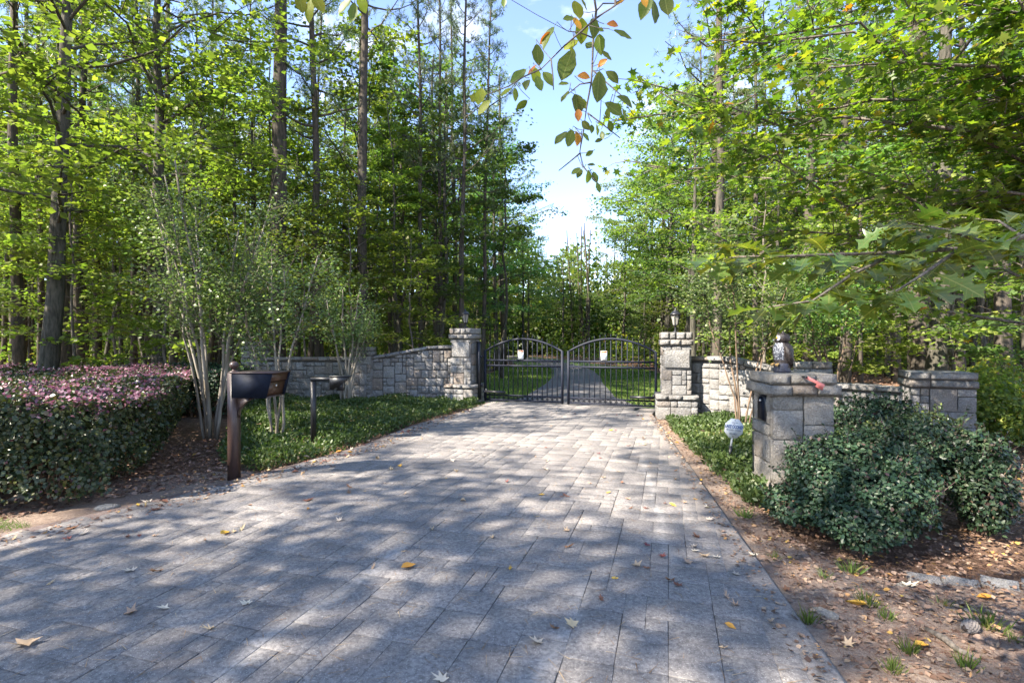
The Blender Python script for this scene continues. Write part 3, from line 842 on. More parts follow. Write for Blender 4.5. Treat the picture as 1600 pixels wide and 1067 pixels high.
# lanterns
def lantern(label, x, y, z, rz):
    root = thing('lantern', label, 'lantern', (x, y, z), rz, 'black lanterns on the gate pillars')
    mb = MB(); mb.lathe([(.065, 0), (.065, .015), (.03, .03), (.02, .05), (.028, .075), (.018, .10), (.018, .13), (.04, .145), (.055, .155)], sides=12); mb.build('stem', M['black'], root)
    n = 6
    def hexp(r, z, k): a = math.pi / 3 * k + math.pi / 6; return (r * math.cos(a), r * math.sin(a), z)
    for k in range(n):
        a0, a1, b1, b0 = hexp(.056, .165, k), hexp(.056, .165, k + 1), hexp(.092, .375, k + 1), hexp(.092, .375, k)
        mb = MB(); mb.add([a0, a1, b1, b0], [[0, 1, 2, 3]]); mb.build('pane', M['lampglass'], root)
        mb = MB(); mb.tube([hexp(.06, .155, k), hexp(.098, .385, k)], .0075, 5); mb.build('bar', M['black'], root)
    mb = MB(); mb.lathe([(.068, .15), (.068, .165), (.02, .166)], sides=6); mb.build('base_ring', M['black'], root)
    mb = MB(); mb.lathe([(.118, .378), (.122, .392), (.105, .41), (.07, .45), (.045, .468), (.045, .475), (.022, .482), (.022, .50), (.006, .545)], sides=12); mb.build('roof', M['black'], root)
    return root
lantern('black lantern on top of the left gate pillar', LPX, LPY, LPH - .004, .2)
lantern('black lantern on top of the right gate pillar', RPX, RPY, RPH - .004, .5)

# ---------------------------------------------------------------- bronze mailbox on post
root = thing('mailbox', 'bronze mailbox post with a black sided box and brown locking front', 'mailbox', (-3.30, 6.08, 0), R(-4))
mb = MB(); mb.box((0, 0, .59), (.102, .102, 1.28)); mb.build('post', M['bronze'], root)
mb = MB(); mb.lathe([(.06, 0), (.06, .01), (.035, .022), (.02, .032), (.02, .04), (.035, .05), (.048, .07), (.052, .088), (.048, .106), (.03, .125), (.005, .134)], (0, 0, 1.232), 16); mb.build('finial', M['bronze'], root, smooth=True)
# box: sloping front, sides proud of it
bx0, bx1t, bx1b, y0, y1, zb_, zt_ = .12, .60, .53, -.24, .18, .955, 1.235
def side(y, th):
    mb = MB(); P = [(bx0, zb_), (bx1b, zb_), (bx1t, zt_), (bx0, zt_)]
    V = [(x, y, z) for x, z in P] + [(x, y + th, z) for x, z in P]
    mb.add(V, [[0, 1, 2, 3], [7, 6, 5, 4], [0, 4, 5, 1], [1, 5, 6, 2], [2, 6, 7, 3], [3, 7, 4, 0]]); return mb
side(y0, .012).build('side_panel', M['navy'], root); side(y1 - .012, .012).build('side_panel', M['navy'], root)
mb = MB(); mb.box(((bx0 + bx1t) / 2, (y0 + y1) / 2, zt_ + .008), (bx1t - bx0 + .01, y1 - y0 + .012, .014)); mb.build('lid', M['bronze'], root)
mb = MB(); mb.box(((bx0 + bx1b) / 2, (y0 + y1) / 2, zb_ + .006), (bx1b - bx0 - .01, y1 - y0 - .026, .012)); mb.build('floor_plate', M['bronze'], root)
def slant(zA, zB, inset, name, th=.015):
    f = lambda z: bx1b + (bx1t - bx1b) * (z - zb_) / (zt_ - zb_) - inset
    mb = MB(); a, b = y0 + .014, y1 - .014
    V = [(f(zA), a, zA), (f(zA), b, zA), (f(zB), b, zB), (f(zB), a, zB)] + [(f(zA) - th, a, zA), (f(zA) - th, b, zA), (f(zB) - th, b, zB), (f(zB) - th, a, zB)]
    mb.add(V, [[0, 1, 2, 3], [7, 6, 5, 4], [0, 4, 5, 1], [1, 5, 6, 2], [2, 6, 7, 3], [3, 7, 4, 0]]); return mb.build(name, M['boxbrown'], root), f
slant(zb_ + .013, zb_ + .178, .03, 'locking_door'); slant(zb_ + .186, zt_ - .001, .018, 'mail_flap')
mb = MB(); mb.tube([(.525, -.035, 1.085), (.545, -.035, 1.085)], .013, 12); mb.build('lock', M['silver'], root)
mb = MB()      # curved bracket under the box
arc = [(.058 + .30 * math.sin(t), .945 - .235 * math.cos(t)) for t in np.linspace(0, math.pi / 2, 9)]
prof = [(.058, .947)] + [(.058 + .28 * (1 - math.cos(t)) , .70 + .235 * math.sin(t)) for t in np.linspace(0, math.pi / 2, 10)] + [(.40, .947)]
n = len(prof); V = [(x, -.028, z) for x, z in prof] + [(x, .028, z) for x, z in prof]
F = [[0, i, i + 1] for i in range(1, n - 1)] + [[n, n + i + 1, n + i] for i in range(1, n - 1)] + [[i, (i + 1) % n, (i + 1) % n + n, i + n] for i in range(n)]
mb.add(V, F); mb.build('bracket', M['bronze'], root)

# ---------------------------------------------------------------- keypad post
root = thing('keypad_post', 'black square post whose arm carries a hooded gate keypad', 'keypad post', (-3.16, 8.15, 0), R(8))
mb = MB(); mb.box((0, 0, .475), (.075, .075, .99)); mb.build('post', M['black'], root)
mb = MB(); mb.box((.24, 0, 1.00), (.56, .085, .055)); mb.build('arm', M['black'], root)
for y in (-.11, .10):
    prof = [(.27, .955), (.27, .845), (.33, .845), (.36, .87), (.42, .885), (.46, .93), (.57, 1.04), (.27, 1.04)]
    mb = MB(); n = len(prof); V = [(x, y, z) for x, z in prof] + [(x, y + .012, z) for x, z in prof]
    mb.add(V, [list(range(n))[::-1], [i + n for i in range(n)]] + [[i, (i + 1) % n, (i + 1) % n + n, i + n] for i in range(n)]); mb.build('hood_side', M['black'], root)
mb = MB(); mb.box((.42, 0, 1.047), (.32, .235, .012)); mb.build('hood_top', M['black'], root)
mb = MB(); mb.box((.42, 0, .885), (.09, .15, .135)); mb.build('keypad_body', M['black'], root)
mb = MB(); mb.box((.467, -.03, .90), (.006, .05, .07)); mb.build('keypad_face', M['keypad'], root)

# ---------------------------------------------------------------- security sign on stake
root = thing('security_sign', 'white octagonal security sign on a stake in front of the right wall', 'sign', (2.87, 6.78, 0), R(-4))
root.rotation_euler = (0, R(8), R(6))
mb = MB(); mb.tube([(0, 0, -.05), (0, .0, .22)], .022, 6); mb.build('stake', M['black'], root)
mb = MB(); mb.tube([(0, .0, .2), (0, .0, .40)], .012, 8); mb.build('tube', M['tube'], root)
mb = MB(); r8 = .138; zc = .455
V = [(r8 * math.cos(math.pi / 8 + k * math.pi / 4), -.018, zc + r8 * math.sin(math.pi / 8 + k * math.pi / 4)) for k in range(8)]; V += [(x, -.012, z) for x, y, z in V]
mb.add(V, [list(range(8)), [i + 8 for i in range(8)][::-1]] + [[i, i + 8, (i + 1) % 8 + 8, (i + 1) % 8] for i in range(8)]); mb.build('plate', M['white'], root)
textobj('LAKE OCONEE', .062, M['blue'], root, (0, -.0195, zc + .02), sx=.60, off=.0014)
textobj('SECURITY SYSTEMS', .026, M['slate'], root, (0, -.0195, zc - .022), sx=.93)
textobj('453-8821', .033, M['slate'], root, (0, -.0195, zc - .072), sx=.9)
textobj('PROTECTED', .015, M['slate'], root, (0, -.0195, zc + .076), sx=1)
textobj('BY', .013, M['slate'], root, (0, -.0195, zc + .056), sx=1)
for z in (zc + .108, zc - .108):
    mb = MB(); mb.tube([(0, -.022, z), (0, -.017, z)], .006, 8); mb.build('screw', M['black'], root)

# ---------------------------------------------------------------- stone mailbox pillar
MA = R(-5); MX, MY = 3.06, 5.62
MHW, MHD = .31, .29
root = thing('mailbox_pillar', 'pale stone pillar with an arched mailbox door and a pink flag on its cap', 'stone mailbox', (MX, MY, 0), 0)
core(root, MHW - .02, MHD - .02, MA, -.06, 1.22, 'mortar_pale', .02)
c_, s_ = math.cos(MA), math.sin(MA)
def mp_(lx, ly): return (lx * c_ - ly * s_, lx * s_ + ly * c_)
for k in range(4):
    hw, hd = (MHW, MHD) if k % 2 == 0 else (MHD - .07, MHW)
    ang = MA + k * math.pi / 2; ca_, sa_ = math.cos(ang), math.sin(ang)
    if k == 3:   # the side with the mailbox door: narrow quoins round the opening
        L_ = [(-hw, -.05, 2 * hw, .36), (-hw, .31, 2 * hw * .55, .28), (-hw + 2 * hw * .55, .31, 2 * hw * .45, .28), (-hw, .59, 2 * hw, .125), (-hw, .715, .10, .33), (hw - .10, .715, .10, .33)]
    else:
        L_ = [(s - hw, z - .05, w, h) for (s, z, w, h) in ashlar(2 * hw, 1.09, .15, .155, srnd, [(2, 1), (2, 2), (3, 1), (2, 2), (1, 1)])]
    for (s, z, w, h) in L_:
        lx = s + w / 2; ly = -(hd - .035)
        put_stone(root, (lx * ca_ - ly * sa_, lx * sa_ + ly * ca_, z + h / 2), ang, w - .012, .07, h - .012, 'granite_warm')
course(root, MHW + .05, MHD + .05, MA, 1.03, 1.145, 3, 'granite_warm'); course(root, MHW + .02, MHD + .02, MA, 1.145, 1.262, 3, 'granite_warm')
# arched recess frame and door on the left side (towards the drive)
lx = -(MHW - .005)
def arch_prof(w, h, n=9): return [(-w / 2, 0), (-w / 2, h - w / 2)] + [(-w / 2 * math.cos(t), h - w / 2 + w / 2 * math.sin(t)) for t in np.linspace(0, math.pi, n)[1:-1]] + [(w / 2, h - w / 2), (w / 2, 0)]
def arch_solid(w, h, x0, x1, z0, mat, name, yo=0):
    P = arch_prof(w, h); n = len(P); mb = MB()
    V = [(*mp_(x0, y + yo), z0 + z) for y, z in P] + [(*mp_(x1, y + yo), z0 + z) for y, z in P]
    mb.add(V, [list(range(n))[::-1], [i + n for i in range(n)]] + [[i, (i + 1) % n, (i + 1) % n + n, i + n] for i in range(n)]); return mb.build(name, M[mat], root)
arch_solid(.215, .285, -MHW - .008, -MHW + .12, .735, 'black', 'mailbox_shell', -.02)
arch_solid(.175, .25, -MHW - .014, -MHW - .006, .75, 'navy', 'mailbox_door', -.02)
mb = MB(); mb.box((*mp_(-MHW - .02, -.02), .955), (.02, .03, .02)); mb.build('door_latch', M['silver'], root)
# flag lying over the cap edge
p0 = np.array([*mp_(-.02, -MHD - .10), 1.235]); 
fr = link('flag', None, root, tuple(p0), (0, R(27), MA))
mb2 = MB(); mb2.add([(0, 0, -.013), (.125, 0, -.013), (.125, 0, -.045), (.20, 0, -.045), (.20, 0, .018), (0, 0, .013)] + [(0, .008, -.013), (.125, .008, -.013), (.125, .008, -.045), (.20, .008, -.045), (.20, .008, .018), (0, .008, .013)],
   [[0, 1, 4, 5], [1, 2, 3, 4], [11, 10, 7, 6], [10, 9, 8, 7]] + [[i, i + 6, (i + 1) % 6 + 6, (i + 1) % 6] for i in range(6)])
mb2.build('flag_blade', M['flagpink'], fr)
mb = MB(); mb.tube([(0, -.01, 0), (0, .07, 0)], .012, 8); mb.build('flag_pivot', M['black'], fr)

# ---------------------------------------------------------------- plastic owl
def owlmat():
    m, t, b = newmat('owl_plumage_dark')
    n = noise(t, 70, 4, .6); c = ramp(t, n, [(.42, (.010, .008, .009)), (.66, (.05, .036, .03))]); t.links.new(c, b.inputs["Base Color"]); b.inputs["Roughness"].default_value = .5; bump(t, b, n, .8, .01)
    m2, t, b = newmat('owl_breast_speckled')
    v = t.nodes.new("ShaderNodeTexVoronoi"); v.inputs["Scale"].default_value = 75; g = t.nodes.new("ShaderNodeNewGeometry"); t.links.new(g.outputs["Position"], v.inputs["Vector"])
    c = ramp(t, v.outputs["Distance"], [(.26, (.34, .36, .40)), (.46, (.03, .035, .05))]); t.links.new(c, b.inputs["Base Color"]); b.inputs["Roughness"].default_value = .5
    return m, m2
OWL, OWLB = owlmat()
ox, oy = MX - .085, MY + .02
root = thing('owl_decoy', 'dark plastic owl with speckled breast standing on the stone mailbox pillar', 'owl decoy', (ox, oy, 1.258), R(-78))
# local -y is the owl's front
mb = MB()
prof = [(.062, 0), (.078, .03), (.082, .08), (.088, .14), (.098, .19), (.102, .24), (.092, .29), (.07, .325), (.05, .335)]
sd_ = 20; V = []
for r, z in prof:
    for k in range(sd_):
        a = 2 * math.pi * k / sd_; V.append((r * .98 * math.cos(a), r * 1.02 * math.sin(a) + .02 * math.sin(z * 9), z))
F = [[i * sd_ + k, i * sd_ + (k + 1) % sd_, (i + 1) * sd_ + (k + 1) % sd_, (i + 1) * sd_ + k] for i in range(len(prof) - 1) for k in range(sd_)]
mats_ = []
mb.add(V, F + [list(range(sd_))[::-1]])
o = mb.build('body', [OWL], root, smooth=True)
o.data.materials.append(OWLB)
for p in o.data.polygons:      # breast panel: the front third of the body above the base
    c = p.center
    if c.y < -.035 and abs(c.x) < .075 and c.z > .11 and len(p.vertices) == 4: p.material_index = 1
mb = MB(); hp = [(.055, 0), (.074, .02), (.082, .05), (.079, .08), (.062, .10), (.03, .108), (.004, .11)]
V = []
for r, z in hp:
    for k in range(16):
        a = 2 * math.pi * k / 16; V.append((r * 1.05 * math.cos(a), r * 1.0 * math.sin(a), z))
mb.add(V, [[i * 16 + k, i * 16 + (k + 1) % 16, (i + 1) * 16 + (k + 1) % 16, (i + 1) * 16 + k] for i in range(len(hp) - 1) for k in range(16)])
head = mb.build('head', OWL, root, smooth=True); head.location = (0, -.005, .325)
for sx in (-1, 1):
    mb = MB(); mb.lathe([(.022, 0), (.016, .02), (.004, .045)], (sx * .045, -.02, .092), 6); mb.build('ear_tuft', OWL, head)
    mb = MB(); a = np.linspace(0, 2 * math.pi, 13)[:-1]
    V = [(sx * .03, -.092, .055)] + [(sx * .03 + .031 * math.cos(t), -.080 + .012 * abs(math.cos(t)), .055 + .029 * math.sin(t)) for t in a]
    mb.add(V, [[0, i, i % 12 + 1] for i in range(1, 13)]); mb.build('face_disc', simple('owl_face_grey', (.33, .34, .38), .5, 60, .3), head)
    mb = MB(); mb.tube([(sx * .03, -.085, .058), (sx * .03, -.099, .058)], .012, 10); mb.build('eye', simple('owl_eye_yellow', (.65, .38, .03), .2), head)
    mb = MB(); mb.tube([(sx * .03, -.098, .058), (sx * .03, -.1015, .058)], .006, 8); mb.build('pupil', M['black'], head)
mb = MB(); mb.lathe([(.012, 0), (.009, -.012), (.002, -.03)], (0, -.09, .052), 6); mb.build('beak', simple('owl_beak', (.08, .07, .06), .3), head)
for sx in (-1, 1):
    mb = MB(); P = np.array([[sx * .085, -.03, .28], [sx * .108, .0, .22], [sx * .10, .03, .13], [sx * .06, .06, .05]])
    mb.tube(P, [.022, .034, .03, .012], 8); w_ = mb.build('wing', OWL, root, smooth=True)
    for q in (-.014, 0, .014):
        mb = MB(); mb.tube([(sx * .035 + q, -.075, .10), (sx * .035 + q, -.10, .09), (sx * .035 + q * 1.2, -.098, .07)], [.008, .008, .004], 5); mb.build('talon', simple('owl_talon_ochre', (.38, .24, .08), .5), root)
mb = MB(); mb.lathe([(.085, 0), (.09, .02), (.082, .06), (.086, .10), (.06, .115)], sides=11); mb.build('perch', simple('owl_perch_dark', (.03, .032, .05), .55, 60, .6, bmp=.8), root)


# ================================================================ vegetation
def rdir(rng, n, up=1.0, spread=.6):
    return unit(np.stack([rng.normal(0, spread, n), rng.normal(0, spread, n), np.full(n, up)], 1))
def leafdirs(rng, n, out=None, droop=-.15):
    a = rng.uniform(0, 2 * math.pi, n)
    D = np.stack([np.cos(a), np.sin(a), rng.normal(droop, .25, n)], 1)
    if out is not None: D = D * .8 + out
    return unit(D)

def broadleaf(seed, H, r0, cs, Rr, nl, nleaf, ls, mat, flat=.32, tmpl=T_SIMPLE, bark='bark_grey', bend=.5, top=1.0, updir=.25):
    """returns (trunk mesh, limbs mesh, crown mesh); base at the origin"""
    g = np.random.default_rng(seed)
    n = 12; hz = np.linspace(0, H, n)
    wob = np.cumsum(g.normal(0, bend * .09, (n, 2)), axis=0); wob[0] = 0
    TP = np.column_stack([wob, hz]); TP[0, 2] = -.15
    rad = r0 * (1 - .8 * (hz / H)) ; rad[0] *= 1.18; rad[1] *= 1.02
    mt = MB(); mt.tube(TP, rad, 9, rough=.05, rng=g)
    ml = MB(); LP = []; LO = []
    for i in range(nl):
        u = (i + g.random() * .8) / nl; h = cs + (H * .98 - cs) * u
        prof = (math.sin(math.pi * (.22 + .75 * u)) ** .8)
        L = Rr * prof * g.uniform(.65, 1.15)
        az = i * 2.399 + g.normal(0, .5)
        base = np.array([np.interp(h, hz, TP[:, 0]), np.interp(h, hz, TP[:, 1]), h])
        d = np.array([math.cos(az), math.sin(az)])
        el = updir + u * .9 + g.normal(0, .12)
        t = np.linspace(0, 1, 6)
        pts = np.column_stack([base[0] + d[0] * L * t, base[1] + d[1] * L * t, base[2] + L * (math.sin(el) * t - .25 * t ** 2)])
        pts[1:] += np.cumsum(g.normal(0, L * .035, (5, 3)), axis=0)
        rb = max(.012, r0 * .28 * (1 - .6 * u))
        ml.tube(pts, rb * (1 - .85 * t), 5, cap=False)
        ns = 7
        for k in range(ns):
            tt = .25 + .75 * (k + g.random()) / ns
            p = np.array([np.interp(tt, t, pts[:, c]) for c in range(3)])
            sg = 1 if k % 2 else -1
            a2 = az + sg * g.uniform(.4, 1.2) * (1 - .5 * tt)
            l2 = L * g.uniform(.22, .42) * (1.15 - .4 * tt) + .15
            e = p + np.array([math.cos(a2) * l2, math.sin(a2) * l2, l2 * g.normal(.05, .2)])
            mid = (p + e) / 2 + np.array([0, 0, l2 * .06])
            ml.tube([p, mid, e], [rb * .3 + .003, rb * .2 + .002, .002], 3, cap=False)
            m = max(3, int(nleaf / (nl * ns) * g.uniform(.5, 1.5) * (.4 + prof)))
            tq = g.random(m) ** .7
            q = p + (e - p) * tq[:, None] + g.normal(0, 1, (m, 3)) * np.array([.22, .22, .22 * flat]) * (l2 + .25)
            LP.append(q); LO.append(np.repeat([[math.cos(a2) * .7, math.sin(a2) * .7, 0]], m, 0))
    P = np.concatenate(LP); O = np.concatenate(LO); n = len(P)
    mc = MB()
    clump = .5 + .5 * np.sin(P[:, 0] * 2.1 + seed) * np.sin(P[:, 1] * 1.9 + 1) * np.sin(P[:, 2] * 1.7)
    rnd = np.clip(g.random(n) * .6 + clump * .4, 0, 1)
    put_leaves(mc, P, leafdirs(g, n, O), rdir(g, n, 1, .55), ls * g.uniform(.4, 1.4, n), tmpl, rnd, wid=1.25)
    return mt.mesh('trunk', M[bark], True), ml.mesh('limbs', M[bark]), mc.mesh('crown', M[mat])

def pine(seed, H, r0, cs, Rr, nl=34, ntuft=16, needles=15, nlen=.24):
    g = np.random.default_rng(seed)
    n = 12; hz = np.linspace(0, H, n); wob = np.cumsum(g.normal(0, .05, (n, 2)), axis=0); wob[0] = 0
    TP = np.column_stack([wob, hz]); TP[0, 2] = -.15
    rad = r0 * (1 - .75 * (hz / H)); rad[0] *= 1.12
    mt = MB(); mt.tube(TP, rad, 10, rough=.05, rng=g)
    ml = MB(); TP2 = []
    for i in range(9):     # dead stubs below the crown
        h = g.uniform(.3, 1) * cs; az = g.uniform(0, 6.3); L = g.uniform(.3, 1.3)
        b = np.array([np.interp(h, hz, TP[:, 0]), np.interp(h, hz, TP[:, 1]), h])
        ml.tube([b, b + np.array([math.cos(az) * L * .5, math.sin(az) * L * .5, .1]), b + np.array([math.cos(az) * L, math.sin(az) * L, g.uniform(-.2, .3)])], [.02, .014, .004], 4, cap=False)
    for i in range(nl):
        u = (i + .5) / nl; h = cs + (H - cs) * u
        L = Rr * (1 - .72 * u ** 1.6) * g.uniform(.5, 1.1); az = i * 2.399 + g.normal(0, .4)
        b = np.array([np.interp(h, hz, TP[:, 0]), np.interp(h, hz, TP[:, 1]), h]); t = np.linspace(0, 1, 6)
        el = g.uniform(-.05, .35) + .7 * u
        pts = np.column_stack([b[0] + math.cos(az) * L * t, b[1] + math.sin(az) * L * t, b[2] + L * (math.sin(el) * t - .15 * t + .22 * t ** 3)])
        pts[1:] += np.cumsum(g.normal(0, L * .03, (5, 3)), axis=0)
        ml.tube(pts, .035 * (1 - .8 * t) * (1.2 - .6 * u) + .004, 5, cap=False)
        for k in range(ntuft):
            tt = g.uniform(.4, 1.0); p = np.array([np.interp(tt, t, pts[:, c]) for c in range(3)])
            off = g.normal(0, 1, 3) * np.array([.35, .35, .16]) * (.35 + L * .16)
            e = p + off; ml.tube([p, e], [.008, .003], 3, cap=False); TP2.append(e)
    T = np.array(TP2); m = len(T) * needles
    C = np.repeat(T, needles, 0) + g.normal(0, .04, (m, 3))
    D = unit(g.normal(0, 1, (m, 3)) + np.array([0, 0, .35])); N = unit(g.normal(0, 1, (m, 3)))
    mc = MB(); put_leaves(mc, C, D, N, nlen * g.uniform(.7, 1.1, m), T_NEEDLE, np.repeat(g.random(len(T)), needles) * .8 + g.random(m) * .17, wid=1.9)
    return mt.mesh('trunk', M['bark_pine'], True), ml.mesh('limbs', M['bark_pine']), mc.mesh('crown', M['needle'])

def assemble(name, label, cat, parts, loc, rz=0, sc=1.0, group=None, tilt=(0, 0)):
    o = thing(name, label, cat, loc, rz, group); o.scale = (sc,) * 3 if np.isscalar(sc) else sc
    o.rotation_euler = (tilt[0], tilt[1], rz)
    for nm, me in zip(('trunk', 'limbs', 'crown'), parts):
        q = link(nm, me, o)
        if nm == 'limbs': q["kind"] = 'stuff'
    return o

BL = [broadleaf(301, 14, .17, 3.4, 3.6, 34, 10000, .135, 'leaf_yellow'),
      broadleaf(302, 12, .13, 2.8, 3.2, 32, 9000, .13, 'leaf_mid'),
      broadleaf(303, 16, .20, 4.6, 4.0, 36, 10500, .14, 'leaf_yellow'),
      broadleaf(304, 13, .15, 3.0, 3.0, 34, 9000, .13, 'leaf_dark'),
      broadleaf(305, 15, .18, 5.0, 3.4, 32, 8000, .14, 'leaf_mid')]
SAP = [broadleaf(311, 4.6, .035, 1.1, 1.7, 16, 2600, .11, 'leaf_yellow', flat=.2, bark='bark_twig', updir=.1),
       broadleaf(312, 3.6, .028, .7, 1.4, 14, 2600, .11, 'leaf_mid', flat=.2, bark='bark_twig', updir=.1),
       broadleaf(313, 6.2, .045, 1.8, 2.0, 18, 3000, .11, 'leaf_yellow', flat=.18, bark='bark_twig', updir=.1)]
POLE = [broadleaf(321, 13, .095, 6.5, 1.6, 14, 2600, .14, 'leaf_yellow', bend=1.0),
        broadleaf(322, 12, .08, 5.5, 1.4, 12, 2200, .14, 'leaf_mid', bend=1.4)]
PN = [pine(331, 21, .24, 9.5, 3.4), pine(332, 23, .30, 12, 3.8, 30), pine(333, 18, .17, 7.5, 2.6, 36)]

# --- named trunks that stand out (px, distance, kind, scale, label)
prnd = random.Random(23)
def place(kind, x, y, sc, label, cat, group=None, name=None):
    parts = {'b': BL, 's': SAP, 'p': POLE, 'n': PN}[kind[0]][int(kind[1])]
    nm = name or {'b': 'broadleaf_tree', 's': 'sapling', 'p': 'pole_tree', 'n': 'pine_tree'}[kind[0]]
    if not np.isscalar(sc): sc = (sc[0], sc[0], sc[1])
    q = random.Random(int(x * 1000) * 7919 + int(y * 1000))
    return assemble(nm, label, cat, parts, (x, y, float(gz(x, y)) - .02), q.uniform(0, 6.28), sc, group, (q.uniform(-.02, .02), q.uniform(-.02, .02)))
HERO = [
 (433, 16.6, 'n1', (.98, 1.1), 'thickest pine trunk left of the gate, rising behind the low left wall'),
 (101, 15.0, 'n0', (.78, 1), 'grey pine trunk behind the purple topped hedge, tallest at the far left'),
 (124, 17.0, 'n1', .62, 'dark trunk just behind the grey pine at the hedge'),
 (30, 14.0, 'n0', (.62, .9), 'leaning dark trunk at the left edge of the photo behind the hedge'),
 (70, 20.0, 'n2', (.75, 1), 'thin dark trunk between the two left edge pines'),
 (205, 18.5, 'n2', (.7, 1.05), 'slim dark trunk above the middle of the purple hedge'),
 (505, 17.2, 'n2', (.88, 1.1), 'straight dark pine behind the low wall, left of the middle pier'),
 (567, 16.6, 'n1', (.58, .95), 'tall straight pine rising just behind the middle pier of the left wall'),
 (655, 19.0, 'n2', (.58, 1.0), 'thin pine behind the rising left wing wall'),
 (690, 20.0, 'n0', (.42, .85), 'pine with brown dead tuft just left of the left lantern'),
 (718, 18.2, 'n0', (.48, .72), 'pine standing right behind the left lantern'),
 (752, 20.5, 'n2', (.55, .9), 'slender pine just right of the left lantern, behind the gate post'),
 (1120, 16.5, 'n0', (.7, .9), 'dark pine trunk rising behind the right wing wall'),
 (1318, 14.5, 'n0', (.62, .85), 'dark trunk behind the lowest right wall'),
 (1345, 17.0, 'n2', (.5, 1.0), 'thin trunk beside the dark one behind the lowest right wall'),
 (1440, 13.5, 'n1', (1.05, 1.15), 'thickest trunk on the right, mottled dark bark, above the end pier'),
 (1503, 17.0, 'n2', (.85, 1.1), 'reddish slim trunk between the two thick right trunks'),
 (1570, 14.0, 'n0', (.9, 1.0), 'thick grey trunk near the right edge of the photo'),
 (1262, 16.0, 'n0', (.7, 1.0), 'grey trunk right behind the plastic owl'),
 (620, 22.0, 'p1', 1.2, 'thin bent trunk behind the rising left wall, left of its highest part'),
 (250, 19.5, 'n0', (.45, .9), 'slim trunk above the right end of the purple hedge'),
 (300, 22, 'n2', (.5, 1.0), 'thin dark trunk seen through the pale crepe myrtle'),
 (1180, 19, 'n2', (.6, 1.0), 'slim trunk behind the right wing wall, left of the owl'),
 (1400, 21.0, 'n2', 1.0, 'pale thin trunk left of the thickest right trunk'),
]
taken = []
for px, d, k, sc, lab in HERO:
    x = (px - 800) / 800 * d; taken.append((x, d)); place(k, x, d, sc, lab, 'pine tree' if 'pine' in lab else 'tree')
# trees lining the rear driveway behind the gate
LINE = [(-2.6, 19.5, 'b1', .92), (-3.4, 24, 'b4', 1.0), (-.9, 29, 'b3', 1.05), (-.6, 35, 'n0', .95), (-2.2, 41, 'b0', 1.1), (6.9, 19.5, 'b3', .85), (8.2, 24, 'b0', .95), (9.0, 30, 'b2', 1.0),
        (10.4, 36, 'b1', 1.15), (11.6, 43, 'b0', 1.15), (-5.6, 20, 'b0', 1.0), (1.5, 52, 'b0', .9), (5.5, 55, 'b2', .72), (1.0, 43, 'b1', 1.0), (8.9, 41, 'b1', 1.0), (-2.5, 48, 'b2', 1.05), (-.4, 22.6, 'p1', 1.0)]
LL = ['leafy tree left of the rear drive just beyond the left gate leaf', 'second leafy tree left of the rear drive', 'dark green tree overhanging the rear drive from the left', 'pine at the left side of the sky gap', 'pale leafy tree at the left of the sky gap',
      'dark green tree beyond the right gate leaf at the lawn edge', 'bright tree behind the right lantern', 'tall tree right of the sky gap', 'pale sunlit tree right of the sky gap', 'distant sunlit tree right of the rear drive bend',
      'bright leafy tree behind the left gate pillar', 'small distant tree closing the end of the rear drive', 'distant tree right of the end of the rear drive', 'mid green tree narrowing the sky gap from the left', 'mid green tree narrowing the sky gap from the right', 'distant tree left of the end of the rear drive', 'thin grey trunk on the lawn seen through the left gate leaf']
for (x, y, k, sc), lab in zip(LINE, LL):
    taken.append((x, y)); place(k, x, y, sc, lab, 'tree')

def free(x, y, dmin):
    return all((x - a) ** 2 + (y - b) ** 2 > dmin * dmin for a, b in taken)
def in_forest(x, y):
    if y > 55 or abs(x) > y * 1.15 + 3: return False
    if abs(x - road_x(y)) < np.interp(y, [12, 20, 30, 45], [5.5, 5.0, 4.4, 3.6]) and y < 46: return False
    if y > 36 and abs(x - .135 * y) < .09 * y: return False
    if x < 0:
        if y < 15.6 and x > -9.5: return False
        if y < 9: return False
        return x < -7 or y > 15.6
    if y < 8: return False
    return (x > 8.2) or (y > 13.5 and x > 5)
def side_words(x, y):
    side = 'left' if x < road_x(y) else 'right'
    band = 'near the walls' if y < 22 else ('in the middle of the wood' if y < 36 else 'deep in the wood')
    return side, band
LMK = [(120, 'above the purple hedge'), (250, 'above the right end of the hedge'), (340, 'behind the pale crepe myrtle'), (440, 'behind the bronze mailbox'), (520, 'behind the keypad post'), (600, 'behind the middle pier'), (680, 'behind the rising left wall'), (750, 'behind the left lantern'), (850, 'seen over the left gate leaf'), (900, 'between the gate leaves'), (1000, 'seen over the right gate leaf'),
       (1090, 'behind the right lantern'), (1190, 'behind the right wing wall'), (1280, 'behind the plastic owl'), (1400, 'behind the lowest right wall'), (1500, 'behind the right end pier'), (9999, 'at the right edge of the photo')]
def where(x, y):
    px = 800 + 800 * x / y
    lm = 'at the far left of the photo' if px < 0 else next(w for p, w in LMK if px < p)
    b = 'close' if y < 15 else 'nearer' if y < 19 else 'middle distance' if y < 26 else 'farther' if y < 34 else 'distant' if y < 43 else 'very distant'
    return b, lm
